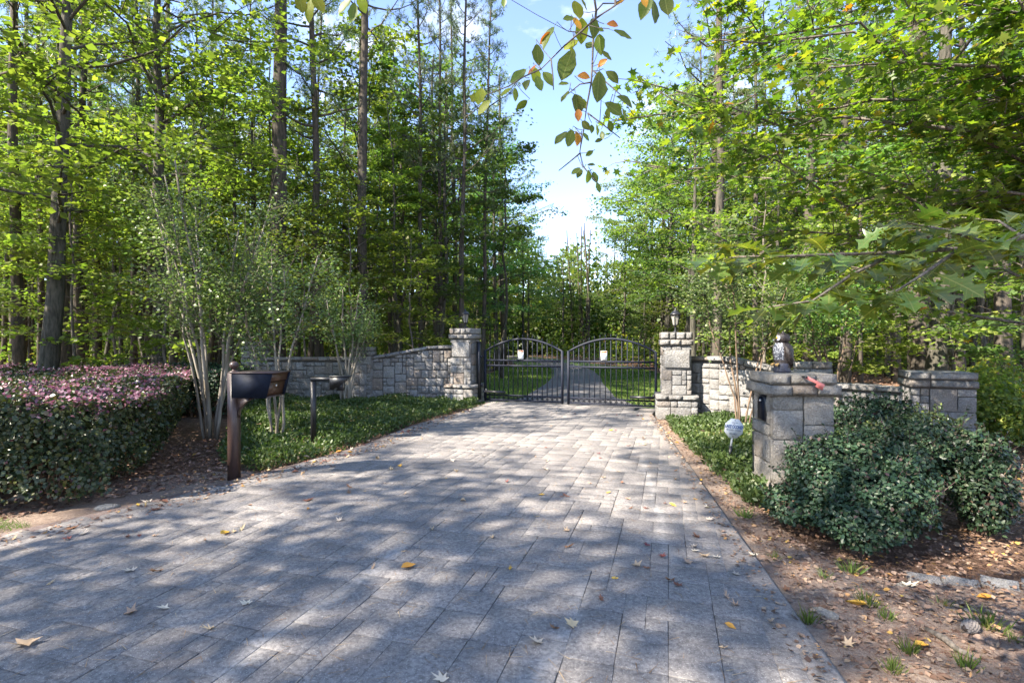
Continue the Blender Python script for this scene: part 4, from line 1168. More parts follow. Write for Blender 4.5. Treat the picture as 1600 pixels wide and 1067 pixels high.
def fill(kinds, count, dmin, ylo, yhi, scl, what, cat, tries=9000, thin=None):
    n = 0; prnd = random.Random(len(kinds) * 100 + int(ylo) + len(what))
    for _ in range(tries):
        if n >= count: break
        y = prnd.uniform(ylo, yhi); x = prnd.uniform(-y * 1.12, y * 1.12)
        if not in_forest(x, y) or not free(x, y, dmin): continue
        taken.append((x, y)); s_, b_ = side_words(x, y); n += 1
        k_ = prnd.choice(kinds); b2, lm = where(x, y); sc_ = prnd.uniform(*scl)
        if thin: sc_ = (sc_ * prnd.uniform(*thin), sc_)
        adj = {'b0': 'yellow green', 'b1': 'mid green', 'b2': 'tall yellow green', 'b3': 'dark green', 'b4': 'loose mid green', 'n0': 'broad', 'n1': 'high crowned', 'n2': 'narrow', 'p0': 'yellow tipped', 'p1': 'green tipped', 's0': 'yellow green', 's1': 'low mid green', 's2': 'lanky yellow green'}[k_]
        place(k_, x, y, sc_, f'{b2} {adj} {what} {lm}', cat, f'{what}s {b_}, {s_} side')
fill(['b0', 'b1', 'b2', 'b3', 'b4', 'b0'], 10, 3.2, 10, 21, (.8, 1.1), 'leafy tree', 'tree')
fill(['b0', 'b1', 'b2', 'b4', 'b0', 'b2'], 34, 2.8, 21, 40, (.85, 1.2), 'leafy tree', 'tree')
fill(['b0', 'b2', 'b0', 'b4'], 26, 2.6, 38, 54, (.95, 1.3), 'leafy tree', 'tree')
fill(['n0', 'n2', 'n2'], 26, 2.0, 16, 30, (.8, 1.1), 'pine', 'pine tree', thin=(.5, .85))
fill(['n0', 'n1', 'n2'], 44, 1.8, 26, 50, (.8, 1.1), 'pine', 'pine tree', thin=(.6, .95))
fill(['p0', 'p1'], 100, 1.0, 15, 42, (.7, 1.1), 'pole-thin tree', 'tree')
for (x, y, k, sc, lab) in [(-10.3, 11.9, 's2', 1.0, 'layered leafy sapling behind the left part of the purple hedge'), (-8.2, 12.2, 's0', 1.05, 'bright leafy sapling behind the right end of the purple hedge'), (-13.5, 12.6, 's2', 1.1, 'leafy sapling at the far left behind the hedge'), (-6.4, 15.6, 's2', .95, 'sapling just behind the end pier of the left wall'),
                          (-4.9, 15.8, 's2', 1.0, 'leafy sapling behind the low left wall'), (-3.1, 16.2, 's0', 1.1, 'leafy sapling behind the rising left wall'), (6.4, 13.2, 's2', 1.0, 'leafy sapling behind the right wing wall'), (7.6, 12.0, 's0', 1.0, 'leafy sapling behind the owl'), (9.0, 10.5, 's2', 1.0, 'leafy sapling behind the lowest right wall'), (10.2, 10.0, 's1', 1.1, 'low sapling beside the thick grey trunk at the right')]:
    taken.append((x, y)); place(k, x, y, sc, lab, 'sapling')
fill(['s0', 's1', 's2'], 60, 1.5, 14, 44, (.7, 1.2), 'leafy sapling', 'sapling')

dup = {}
for o in list(SC.objects):
    if o.get('category') in ('tree', 'pine tree', 'sapling') and o.get('group'): dup.setdefault(o['label'], []).append(o)
ORD = ['second', 'third', 'fourth', 'fifth', 'sixth', 'seventh', 'eighth']
for lab, os_ in dup.items():
    if len(os_) < 2: continue
    os_.sort(key=lambda o: o.location.x / o.location.y)
    for i, o in enumerate(os_): o['label'] = ('leftmost ' if i == 0 else 'rightmost ' if i == len(os_) - 1 else ORD[i - 1] + ' from left ') + lab
# trees beside and behind the camera that throw the dappled shade
for i, (x, y, k, sc) in enumerate([(-9.2, -2.0, 'b2', 1.0), (-11.8, -4.3, 'b4', .95), (-13.5, -4.5, 'b1', 1.0), (-12, 3.5, 'n2', .95), (-15, 7.6, 'b4', .85), (-19, -9, 'b2', 1.0), (-8.5, -9.5, 'b0', .9), (-20, -3, 'n0', .9), (-18, 10.5, 'b1', .9), (-3.5, -9.5, 'b2', .9), (-9.5, -4.6, 'p1', 1.0)]):
    place(k, x, y, sc, ['roadside tree standing outside the view, left of the driveway apron', 'roadside pine standing outside the view, left of the driveway apron'][k[0] == 'n'], 'tree', 'roadside trees left of the driveway apron')

# ---------------------------------------------------------------- far wood as one mass
g = np.random.default_rng(99)
n = 110000
ang = g.uniform(-1.0, 1.0, n); dd = g.uniform(54, 75, n)
x = np.sin(ang) * dd * 1.2; y = np.cos(ang) * dd + 4
hgt = 13 + 2.5 * np.sin(x * .31) + 2 * np.sin(x * .83 + 1) - 3.0 * np.exp(-((x - 7) / 5) ** 2)
z = g.random(n) ** 1.15 * hgt + .1
P = np.stack([x, y, z], 1) + g.normal(0, .3, (n, 3))
mb = MB(); put_leaves(mb, P, leafdirs(g, n), rdir(g, n, 1, 1.6), g.uniform(.35, .62, n), T_SIMPLE, g.random(n), wid=1.5)
n = 60000; ang = g.uniform(-1.0, 1.0, n); dd = g.uniform(62, 84, n)
P = np.stack([np.sin(ang) * dd * 1.2, np.cos(ang) * dd + 4, g.random(n) ** 1.1 * 8 - .1], 1)
put_leaves(mb, P, leafdirs(g, n), rdir(g, n, 1, 2.0), g.uniform(.45, .8, n), T_SIMPLE, g.random(n), wid=1.5)
for i in range(230):
    a = g.uniform(-1, 1); d = g.uniform(50, 74); x0 = math.sin(a) * d * 1.2; y0 = math.cos(a) * d + 4
    if abs(x0 - road_x(y0)) < 2.0: continue
    mb.tube([(x0, y0, -.3), (x0 + g.normal(0, .2), y0, 6), (x0 + g.normal(0, .4), y0, 14)], [g.uniform(.1, .22), .12, .05], 5, mat=1, cap=False)
o = mb.build('far_wood', [M['leaf_mid'], M['bark_pine']], kind='stuff'); o["label"] = 'distant sunlit wood closing the view behind the trees'

g = np.random.default_rng(98)
n = 70000; uy = 22 + 34 * g.random(n) ** .8; ux = g.uniform(-1.15, 1.15, n) * uy
ok = np.abs(ux - road_x(uy)) > np.interp(uy, [12, 20, 30, 45], [5.5, 5.0, 4.2, 3.2])
cl = np.sin(ux * .9 + 1.3) * np.sin(uy * .7) + .6 * np.sin(ux * 2.3) * np.sin(uy * 1.9 + 2)
ok &= cl > -.1; ux = ux[ok]; uy = uy[ok]; cl = cl[ok]; n = len(ux)
uz = g.random(n) ** .9 * (.3 + 1.5 * np.clip(cl + .3, 0, 1.6)) * (.6 + uy / 50)
mb = MB(); put_leaves(mb, np.stack([ux, uy, uz], 1), leafdirs(g, n), rdir(g, n, 1, 1.0), g.uniform(.12, .22, n) * (.7 + uy / 60), T_SIMPLE, g.random(n), wid=1.3)
o = mb.build('undergrowth', M['leaf_yellow'], kind='stuff'); o["label"] = 'bright green undergrowth between the trunks of the wood'

# ---------------------------------------------------------------- crepe myrtles
def myrtle(seed, label, x, y, nstem, H, spread, nleaf, ls=.055, zc=1.5, br=.028, group=None, mat='leaf_myrtle', bark='bark_myrtle'):
    g = np.random.default_rng(seed)
    root = thing('crepe_myrtle', label, 'crepe myrtle', (x, y, float(gz(x, y))), 0, group)
    LP = []
    ml = MB()
    for i in range(nstem):
        az = i / nstem * 2 * math.pi + g.normal(0, .35); b = np.array([math.cos(az), math.sin(az)]) * g.uniform(.03, .13)
        tz = np.linspace(0, 1, 9); hs = H * g.uniform(.62, .85)
        rr = spread * g.uniform(.35, .8)
        pts = np.column_stack([b[0] + math.cos(az) * rr * tz ** 1.3, b[1] + math.sin(az) * rr * tz ** 1.3, -.08 + hs * tz])
        pts[2:, :2] += np.cumsum(g.normal(0, .035, (7, 2)), axis=0)
        ms = MB(); ms.tube(pts, br * g.uniform(.75, 1.2) * (1 - .72 * tz) + .003, 7, rough=.08, rng=g); ms.build('stem', M[bark], root, smooth=True)
        for k in range(16):
            t0 = g.uniform(zc / H, 1); p = np.array([np.interp(t0, tz, pts[:, c]) for c in range(3)])
            a2 = az + g.normal(0, 1.1); l2 = g.uniform(.35, .95) * (H / 4.2)
            el = g.uniform(.35, 1.2); e = p + np.array([math.cos(a2) * math.cos(el), math.sin(a2) * math.cos(el), math.sin(el)]) * l2
            ml.tube([p, (p + e) / 2 + g.normal(0, .03, 3), e], [.008, .005, .002], 4, cap=False)
            m = int(nleaf / nstem / 16 * g.uniform(.5, 1.5)); tq = g.random(m)
            LP.append(p + (e - p) * tq[:, None] + g.normal(0, 1, (m, 3)) * np.array([.13, .13, .10]) * (H / 4.2))
    ml.build('twigs', M['bark_twig'], root, kind='stuff')
    P = np.concatenate(LP); m = len(P); mc = MB()
    put_leaves(mc, P, leafdirs(g, m), rdir(g, m, 1, .8), ls * g.uniform(.7, 1.2, m), T_OVAL, g.random(m), wid=1.15)
    mc.build('crown', M[mat], root); return root
myrtle(41, 'pale multi stemmed crepe myrtle beside the hedge, left of the bronze mailbox', -5.1, 8.7, 9, 5.3, 1.6, 8500, .058, zc=2.2)
myrtle(42, 'crepe myrtle of thin crooked stems right behind the bronze mailbox', -3.95, 8.6, 5, 3.9, .95, 3600, .055, zc=2.0, br=.02)
myrtle(43, 'small crepe myrtle in front of the middle pier of the left wall', -4.3, 13.3, 7, 3.7, .95, 4500, .055, zc=1.9, br=.03)
myrtle(44, 'crepe myrtle with thin stems in front of the right wing wall', 4.3, 9.55, 5, 4.2, 1.3, 7500, .06, zc=2.1, br=.017, bark='bark_hedge')
myrtle(45, 'leaning brown stemmed crepe myrtle behind the pier by the owl', 6.6, 10.5, 5, 4.2, 1.3, 6500, .06, zc=2.2, br=.024, mat='leaf_mid', bark='bark_hedge')

# ---------------------------------------------------------------- hedges and shrubs
def shell_points(g, n, boxf, jitter=.09):
    return boxf(n)
def hedge(name, label, cat, poly, H, n, ls, mat, seed, blossom=0, topvar=.05, zlow=.06, core_in=.16, under=.0, group=None):
    """clipped hedge over a ground polygon: leaves in a thick shell over sides and top, stems inside"""
    g = np.random.default_rng(seed); P2 = np.array(poly, float); cen = P2.mean(0)
    root = thing(name, label, cat, (float(cen[0]), float(cen[1]), 0), 0, group)
    seg = np.roll(P2, -1, 0) - P2; sl = np.linalg.norm(seg, axis=1); per = sl.sum()
    area = .5 * abs(np.dot(P2[:, 0], np.roll(P2[:, 1], -1)) - np.dot(P2[:, 1], np.roll(P2[:, 0], -1)))
    Hf = lambda x, y: H + topvar * (np.sin(x * 2.3 + seed) + np.sin(y * 2.9) * .7) + .02 * np.sin(x * 9) * np.sin(y * 8)
    nt_ = int(n * area / (area + per * H)); ns_ = n - nt_
    A = scatter(poly, nt_, g); zt = Hf(A[:, 0], A[:, 1]) - np.abs(g.normal(0, .06, nt_))
    top = np.column_stack([A, zt]); topN = np.tile([0, 0, 1.], (nt_, 1))
    e = g.choice(len(sl), ns_, p=sl / per); t = g.random(ns_)
    B = P2[e] + seg[e] * t[:, None]; nrm = np.stack([seg[e][:, 1], -seg[e][:, 0]], 1) / sl[e][:, None]
    sgn = np.sign(((B - cen) * nrm).sum(1)); nrm = nrm * sgn[:, None]
    zz = zlow + (g.random(ns_) ** .85) * (Hf(B[:, 0], B[:, 1]) - zlow)
    inset = .20 * (zz / H > .9) * (zz / H - .9) * 6 + np.abs(g.normal(0, .07, ns_)) + under * np.clip(1 - zz / H, 0, 1) ** 1.0         + .05 * np.sin(zz * 9 + B[:, 0] * 3) * np.sin(B[:, 1] * 4 + B[:, 0] * 2)
    B = B - nrm * inset[:, None]
    sd = np.column_stack([B, zz]); sdN = np.column_stack([nrm, np.full(ns_, .45)])
    P = np.concatenate([top, sd]); N = unit(np.concatenate([topN, sdN]) + g.normal(0, .5, (n, 3)))
    # leave ragged holes
    hole = np.sin(P[:, 0] * 6 + 1) * np.sin(P[:, 1] * 5.3) * np.sin(P[:, 2] * 7 + 2) > .62
    keep = ~(hole & (g.random(n) < .8)); P = P[keep]; N = N[keep]; m = len(P)
    D = unit(np.cross(N, g.normal(0, 1, (m, 3))) + N * .35 + np.array([0, 0, .1]))
    mb = MB(); put_leaves(mb, P, D, N, ls * g.uniform(.7, 1.25, m), T_OVAL if ls > .03 else T_SIMPLE, g.random(m), wid=1.2)
    sh = g.choice(m, int(n / 120))     # uneven young shoots
    for q in sh:
        ln = g.uniform(.04, .15); dr = unit(N[q] * .6 + np.array([0, 0, .9]) + g.normal(0, .35, 3)); kk = int(4 + ln * 45); tt = np.linspace(.1, 1, kk)
        pp = P[q] + dr * ln * tt[:, None]; mb.tube([P[q] - dr * .05, P[q] + dr * ln], [.003, .0015], 3, cap=False, rnd=1.0)
        put_leaves(mb, pp, unit(dr * .6 + g.normal(0, .6, (kk, 3))), rdir(g, kk, 1, .7), ls * g.uniform(.6, 1.1, kk), T_OVAL, np.clip(g.random(kk) * .5 + .48, 0, 1), wid=1.0)
    mb.build('foliage', M[mat], root).location = (-cen[0], -cen[1], 0)
    # inner twigs
    mb = MB(); ns = int(area * 5) + 4
    S = scatter([tuple(cen + (p - cen) * .8) for p in P2], ns, g)
    for (x, y) in S:
        h0 = H * .5
        for q in range(3):
            ex = x + g.normal(0, .15); ey = y + g.normal(0, .15)
            mb.tube([(x, y, -.05), (x + (ex - x) * .4, y + (ey - y) * .4, h0 * .6), (ex, ey, H * .9)], [.016, .011, .004], 4, cap=False)
    mb.build('stems', M['bark_hedge'], root, kind='stuff').location = (-cen[0], -cen[1], 0)
    # dense inner leaves that close the body
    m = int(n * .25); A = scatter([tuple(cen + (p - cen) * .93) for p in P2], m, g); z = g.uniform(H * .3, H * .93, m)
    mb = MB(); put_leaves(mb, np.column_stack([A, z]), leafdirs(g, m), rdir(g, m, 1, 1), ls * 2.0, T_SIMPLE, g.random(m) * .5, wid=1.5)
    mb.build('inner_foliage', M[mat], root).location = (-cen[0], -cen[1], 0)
    if blossom:
        k = g.random(nt_) < blossom * np.clip(.5 + .9 * np.sin(top[:, 0] * 1.7 + 2) * np.sin(top[:, 1] * 1.3 + 1) + .8 * np.sin(top[:, 0] * 9) * np.sin(top[:, 1] * 8 + top[:, 0] * 3), 0, 1.5); T_ = top[k].copy(); T_[:, 2] += g.uniform(.0, .06, len(T_))
        ks = (zz > H * .86) & (g.random(ns_) < blossom * .55); T2 = sd[ks]; T_ = np.concatenate([T_, T2]); 
        k3 = (g.random(ns_) < blossom * .035); T_ = np.concatenate([T_, sd[k3]]); m = len(T_)
        mb = MB(); put_leaves(mb, T_, leafdirs(g, m, droop=.3), rdir(g, m, 1, .9), g.uniform(.03, .05, m), T_SIMPLE, g.random(m), wid=1.4)
        mb.build('blossom', M['blossom'], root).location = (-cen[0], -cen[1], 0)
    return root
hedge('hedge', 'large clipped hedge with pink purple blossom on top at the left', 'hedge',
      [(-3.95, 4.95), (-4.3, 6.4), (-5.2, 8.2), (-6.0, 9.7), (-7.1, 11.2), (-12, 11.2), (-12, 4.4), (-6.5, 4.5), (-4.6, 4.65)], 1.02, 105000, .044, 'leaf_hedge', 51, blossom=.55, under=.28)
hedge('hedge', 'darker lower hedge behind the crepe myrtle, running to the end pier', 'hedge',
      [(-5.9, 10.9), (-6.2, 12.4), (-7.2, 13.6), (-10.5, 13.2), (-9.5, 11.4)], .98, 15000, .05, 'leaf_hedge_blue', 52, blossom=.1)

def shrub(name, label, lobes, n, ls, mat, seed, blossom=0, stems=6, group=None):
    """loose shrub: leaves on the shells of overlapping ellipsoid lobes (cx, cy, cz, rx, ry, rz)"""
    g = np.random.default_rng(seed); L = np.array(lobes, float); c0 = L[:, :2].mean(0)
    root = thing(name, label, 'shrub', (float(c0[0]), float(c0[1]), 0), 0, group)
    w = (L[:, 3] * L[:, 4] + L[:, 3] * L[:, 5] + L[:, 4] * L[:, 5]); k = g.choice(len(L), n, p=w / w.sum())
    U_ = unit(g.normal(0, 1, (n, 3))); rr = 1 - np.abs(g.normal(0, .17, n)) + .13 * np.sin(U_[:, 0] * 5 + k) * np.sin(U_[:, 2] * 6 + seed)
    out = g.random(n) < .06; rr[out] += g.uniform(0, .22, out.sum())
    P = L[k, :3] + U_ * L[k, 3:6] * rr[:, None]
    keep = P[:, 2] > .03; P = P[keep]; Nn = unit(U_[keep] * np.array([1, 1, .8]) + np.array([0, 0, .6]) + g.normal(0, .45, (keep.sum(), 3))); m = len(P)
    D = unit(np.cross(Nn, g.normal(0, 1, (m, 3))) + Nn * .3)
    mb = MB(); put_leaves(mb, P, D, Nn, ls * g.uniform(.65, 1.3, m), T_OVAL, g.random(m), wid=.95)
    big = np.where((Nn[:, 2] > .1))[0]; sh = g.choice(big, 26 * len(L))     # uneven young shoots
    for q in sh:
        ln = g.uniform(.05, .20); dr = unit(Nn[q] * .8 + np.array([0, 0, .7]) + g.normal(0, .35, 3)); kk = int(4 + ln * 45); tt = np.linspace(.1, 1, kk)
        pp = P[q] + dr * ln * tt[:, None]; mb.tube([P[q] - dr * .05, P[q] + dr * ln], [.003, .0015], 3, cap=False, rnd=1.0)
        put_leaves(mb, pp, unit(dr * .6 + g.normal(0, .6, (kk, 3))), rdir(g, kk, 1, .7), ls * g.uniform(.6, 1.15, kk), T_OVAL, np.clip(g.random(kk) * .5 + .45, 0, 1), wid=.95)
    mb.build('foliage', M[mat], root).location = (-c0[0], -c0[1], 0)
    mb = MB()
    for q in range(stems * len(L)):
        l = L[q % len(L)]; a = g.uniform(0, 6.3); b = c0 * .3 + l[:2] * .7 + g.normal(0, .05, 2)
        e = l[:3] + np.array([math.cos(a) * l[3] * .8, math.sin(a) * l[4] * .8, g.uniform(-.2, .8) * l[5]])
        mb.tube([(b[0], b[1], -.05), ((b[0] + e[0]) / 2, (b[1] + e[1]) / 2, e[2] * .6), e], [.013, .009, .003], 4, cap=False)
    mb.build('stems', M['bark_hedge'], root, kind='stuff').location = (-c0[0], -c0[1], 0)
    if blossom:
        T_ = P[(g.random(m) < blossom) & (P[:, 2] > .4)]
        if len(T_):
            mb = MB(); put_leaves(mb, T_, leafdirs(g, len(T_)), rdir(g, len(T_)), .05, T_SIMPLE, g.random(len(T_))); mb.build('blossom', M['blossom'], root).location = (-c0[0], -c0[1], 0)
    return root
shrub('shrub', 'dark glossy shrub hugging the foot of the stone mailbox pillar', [(2.95, 4.75, .40, .40, .36, .32), (2.72, 4.40, .31, .27, .3, .31), (3.3, 4.55, .46, .42, .38, .26), (2.72, 4.0, .19, .30, .28, .21), (3.0, 4.1, .33, .33, .33, .28), (3.45, 4.95, .50, .36, .3, .24), (2.45, 4.55, .15, .16, .3, .15)], 26000, .037, 'leaf_hedge_blue', 61)
shrub('shrub', 'spreading dark shrub at the right with litter showing under its arch', [(3.8, 4.75, .64, .42, .36, .20), (4.05, 4.5, .56, .26, .30, .27), (3.95, 4.3, .34, .2, .24, .34), (4.12, 4.4, .22, .14, .2, .22), (3.5, 4.6, .62, .26, .26, .15)], 13500, .037, 'leaf_hedge_blue', 62)
shrub('shrub', 'small dark shrub against the lowest right wall', [(5.0, 7.3, .52, .4, .35, .28), (5.35, 7.2, .45, .35, .35, .35)], 4000, .05, 'leaf_hedge_blue', 63, blossom=.03)
shrub('shrub', 'low light green shrub in front of the right end pier', [(5.4, 6.7, .42, .5, .35, .25), (5.0, 6.6, .35, .45, .35, .25)], 4000, .045, 'leaf_hedge', 64, blossom=.03)
shrub('shrub', 'bright green shrub at the right edge beside the end pier', [(7.7, 8.2, .55, .55, .5, .45), (8.3, 8.8, .7, .6, .5, .6), (7.9, 7.7, .3, .5, .4, .3)], 7000, .065, 'leaf_yellow', 65)

# ground cover beds
def cover(name, poly, n, hmax, ls, mat, seed, label, tm=T_SIMPLE):
    g = np.random.default_rng(seed)
    A = scatter(poly, n, g)
    bumpy = .5 + .5 * np.sin(A[:, 0] * 4.1 + seed) * np.sin(A[:, 1] * 3.7 + 1) * .8
    keep = g.random(n) < .18 + .8 * bumpy; A = A[keep]; bumpy = bumpy[keep]; m = len(A)
    z = gz(A[:, 0], A[:, 1]) + g.random(m) ** .8 * hmax * (.35 + .75 * bumpy)
    D = unit(np.column_stack([g.normal(0, .7, (m, 2)), g.uniform(.2, 1.2, m)]))
    mb = MB(); put_leaves(mb, np.column_stack([A, z]), D, rdir(g, m, .7, .8), ls * g.uniform(.5, 1.4, m), tm, np.clip(g.random(m) * .62 + .38 * (.5 + .5 * np.sin(A[:, 0] * 1.3 + seed) * np.sin(A[:, 1] * 1.7)), 0, 1), wid=.9)
    o = mb.build(name, M[mat], kind='stuff'); o["label"] = label; return o
LB = [(-.85, 13.35), (-1.45, 11.3), (-2.0, 9.9), (-2.42, 7.95), (-2.85, 6.95), (-3.15, 6.45), (-3.7, 6.7), (-4.2, 7.3), (-4.6, 8.2), (-5.2, 9.6), (-6.0, 11), (-6.2, 12.3), (-6.9, 14.1), (-1.7, 13.95), (-1.7, 13.4)]
cover('ground_cover', LB, 85000, .22, .055, 'cover', 71, 'low green ground cover filling the bed below the left wall')
RB = [(3.25, 10.6), (4.3, 10.5), (5.1, 9.75), (5.5, 9.2), (6.0, 8.4), (4.6, 7.6), (3.6, 6.1), (2.78, 5.75), (2.55, 5.2), (2.42, 5.35), (2.68, 6.6), (2.78, 7.7), (3.0, 9.2)]
RB = [(3.18, 10.6), (4.3, 10.5), (5.1, 9.75), (5.5, 9.2), (6.0, 8.4), (4.6, 7.6), (3.6, 6.1), (2.78, 5.75), (2.5, 5.0), (2.36, 5.1), (2.5, 6.4), (2.66, 7.7), (2.9, 9.2)]
cover('ground_cover', RB, 50000, .20, .055, 'cover', 72, 'low green ground cover between the driveway and the right wall')
cover('grass', [(-7, 3.0), (-5.2, 3.7), (-4.2, 4.5), (-4.8, 4.75), (-8, 4.7)], 14000, .03, .05, 'grass', 73, 'patch of short grass in front of the left hedge', T_BLADE)
g = np.random.default_rng(74)   # lawn blades on both sides of the rear drive
ly = g.uniform(13.2, 34, 60000); side_ = g.choice([-1, 1], 60000); lx_ = road_x(ly) + side_ * (np.interp(ly, [12.6, 15, 20], [1.9, 1.35, 1.1]) + g.random(60000) ** 1.2 * 3.2)
mb = MB(); m = len(ly); put_leaves(mb, np.column_stack([lx_, ly, np.full(m, -.05)]), unit(np.column_stack([g.normal(0, .4, (m, 2)), np.full(m, 1.)])), rdir(g, m, .3, 1), g.uniform(.04, .09, m), T_NEEDLE, g.random(m), wid=6)
o = mb.build('lawn_grass', M['grass'], kind='stuff'); o["label"] = 'sunlit lawn on both sides of the rear driveway'

# grass tufts and low weeds on the right verge
def tuft(g, n, h):
    mb = MB(); P = np.column_stack([g.normal(0, h * .22, (n, 2)), np.full(n, -.01)])
    D = unit(np.column_stack([P[:, :2] * 6 / h * .25 + g.normal(0, .25, (n, 2)), np.ones(n)])); put_leaves(mb, P, D, rdir(g, n, .3, 1), h * g.uniform(.6, 1.2, n), T_BLADE, g.random(n), wid=.9); return mb.mesh('blades', M['grass'])
g = np.random.default_rng(75); TM = [tuft(g, 45, .10), tuft(g, 30, .075), tuft(g, 60, .12)]
TUFT = [(1262, 975, 'grass tuft at the driveway edge, left of the long tan stone'), (1290, 905, 'grass tuft between the driveway and the front of the dark shrub'), (1355, 945, 'grass tuft beside the small grey pebble'), (1385, 967, 'bright grass tuft in the middle of the bare dirt'),
        (1475, 945, 'grass tuft just below the second grey edging stone'), (1545, 985, 'grass tuft right beside the pine cone'), (1420, 1020, 'grass tuft left of the short brown stick'), (1585, 1005, 'grass tuft at the right edge of the photo below the edging stones'), (1330, 893, 'grass tuft under the front leaves of the dark shrub'),
        (1510, 1045, 'grass tuft below the short brown stick'), (1210, 870, 'small grass tuft against the driveway edge near the shrub'), (1165, 805, 'farthest grass tuft against the right driveway edge'), (1395, 1052, 'lowest grass tuft at the bottom of the photo')]
for i, (px, py, lab) in enumerate(TUFT):
    d = 800 * 1.64 / (py - 533.5); x = (px - 800) / 800 * d
    o = link('grass_tuft', TM[i % 3], None, (x, d, float(gz(x, d))), (0, 0, i * 1.3), (g.uniform(.6, 1.0),) * 3)
    tag(o, lab, 'grass tuft', 'grass tufts on the right verge')

# ---------------------------------------------------------------- litter
def curled_leaf(g, kind):
    V, F = (T_MAPLE if kind == 0 else (star_leaf([(180, .4), (150, .22), (120, .30), (95, .12), (62, .40), (42, .15), (22, .50), (8, .3), (0, .62), (-8, .3), (-22, .50), (-42, .15), (-62, .40), (-95, .12), (-120, .30), (-150, .22)], wid=.8) if kind == 1 else T_OVAL))
    V = V.copy(); V[:, 2] = V[:, 2] * g.uniform(.5, 2.5) + .25 * np.abs(V[:, 0]) ** 1.2 * g.uniform(.2, 3.2) + g.normal(0, .05, len(V)) + .2 * (V[:, 1] - .4) ** 2 * g.uniform(0, 4); V[:, 0] *= g.uniform(.65, 1)
    return V, F
LM = []
g = np.random.default_rng(81)
def drycol(name, c): return leafmat(name, [(0, c), (1, tuple(min(1, x * 1.25) for x in c))], .1, .6, .3, (1.1, 1, .8), .4)
DRYM = [drycol('dry_leaf_tan', (.42, .30, .19)), drycol('dry_leaf_brown', (.20, .10, .06)), drycol('dry_leaf_pale', (.50, .43, .34)), drycol('dry_leaf_ochre', (.52, .29, .05)), drycol('dry_leaf_red', (.22, .06, .05))]
for i in range(18):
    V, F = curled_leaf(g, [0, 1, 0, 1, 2, 0][i % 6]); V[:, 2] -= V[:, 2].min(); mb = MB(); mb.add(V - np.array([0, .45, 0]), F, .5); LM.append(mb.mesh('dry_leaf', DRYM[[0, 1, 2, 0, 3, 1, 2, 0, 4][i % 9]]))
COLN = [['tan', 'brown', 'pale', 'tan', 'ochre', 'brown', 'pale', 'tan', 'dark red'][i % 9] for i in range(18)]
HL = [(350, 835, 4, 1.2), (637, 888, 4, 1.3), (893, 978, 0, 1.3), (865, 982, 1, 1.0), (838, 1005, 2, 1.3), (690, 1063, 2, 1.2), (995, 885, 0, 1.1), (1228, 912, 5, 1.3), (1340, 938, 4, 1.4), (1150, 898, 2, .9), (1205, 972, 3, 1), (520, 730, 1, 1), (546, 762, 1, 1.3), (625, 729, 4, 1), (480, 783, 5, 1.4), (245, 797, 5, 1.4),
      (204, 893, 2, 1.2), (246, 894, 1, 1.1), (320, 845, 1, .9), (365, 832, 0, .9), (205, 958, 0, 1.4), (130, 835, 2, 1.2), (110, 827, 5, 1.3), (200, 840, 1, 1.2), (320, 768, 5, 1.1), (415, 745, 0, 1), (545, 770, 5, 1), (885, 830, 0, .9), (985, 795, 1, .9), (1010, 795, 5, .8), (1050, 790, 4, .9), (1095, 745, 4, .9), (1047, 690, 3, .9), (1058, 688, 4, .9),
      (1100, 870, 0, 1.1), (1120, 872, 2, 1.), (1075, 880, 0, 1.), (1048, 908, 1, 1.2), (1060, 915, 5, 1.0), (1135, 933, 3, 1.1), (1140, 980, 4, .9), (1085, 862, 2, .9), (1325, 1000, 0, 1.1), (1540, 925, 4, 1.3), (1430, 990, 5, 1.1), (1440, 1000, 4, 1.), (40, 1010, 0, 1.6), (1420, 905, 2, 1.4)]
g = np.random.default_rng(82)
def on_px(px, py, z=0.0):
    d = 800 * (1.6 - z) / (py - 533.5); return (px - 800) / 800 * d, d
lv = [(*on_px(px, py), k, s) for px, py, k, s in HL]
rp = scatter([(-6, 3.3), (-3.4, 5.6), (-1.6, 10.8), (.2, 12.5), (2.8, 11), (1.45, 2.0), (-2.4, 2.0)], 100, g)
for (x, y) in rp: lv.append((x, y, int(g.integers(0, 18)), g.uniform(.6, 1.1)))
for t in g.random(70): # drift along the left edge of the drive
    i = t * (len(DR_LEFT) - 4) + 2; a = np.array(DR_LEFT[int(i)]); b = np.array(DR_LEFT[min(int(i) + 1, len(DR_LEFT) - 1)]); p = a + (b - a) * (i % 1) + np.array([abs(g.normal(.05, .22)), g.normal(0, .1)]); lv.append((p[0], p[1], int(g.integers(0, 18)), g.uniform(.6, 1.2)))
for t in g.random(34):
    y = 2.6 + t * 8; lv.append((np.interp(y, [2.4, 11.4], [1.575, 3.12]) - abs(g.normal(.1, .5)), y, int(g.integers(0, 18)), g.uniform(.6, 1.1)))
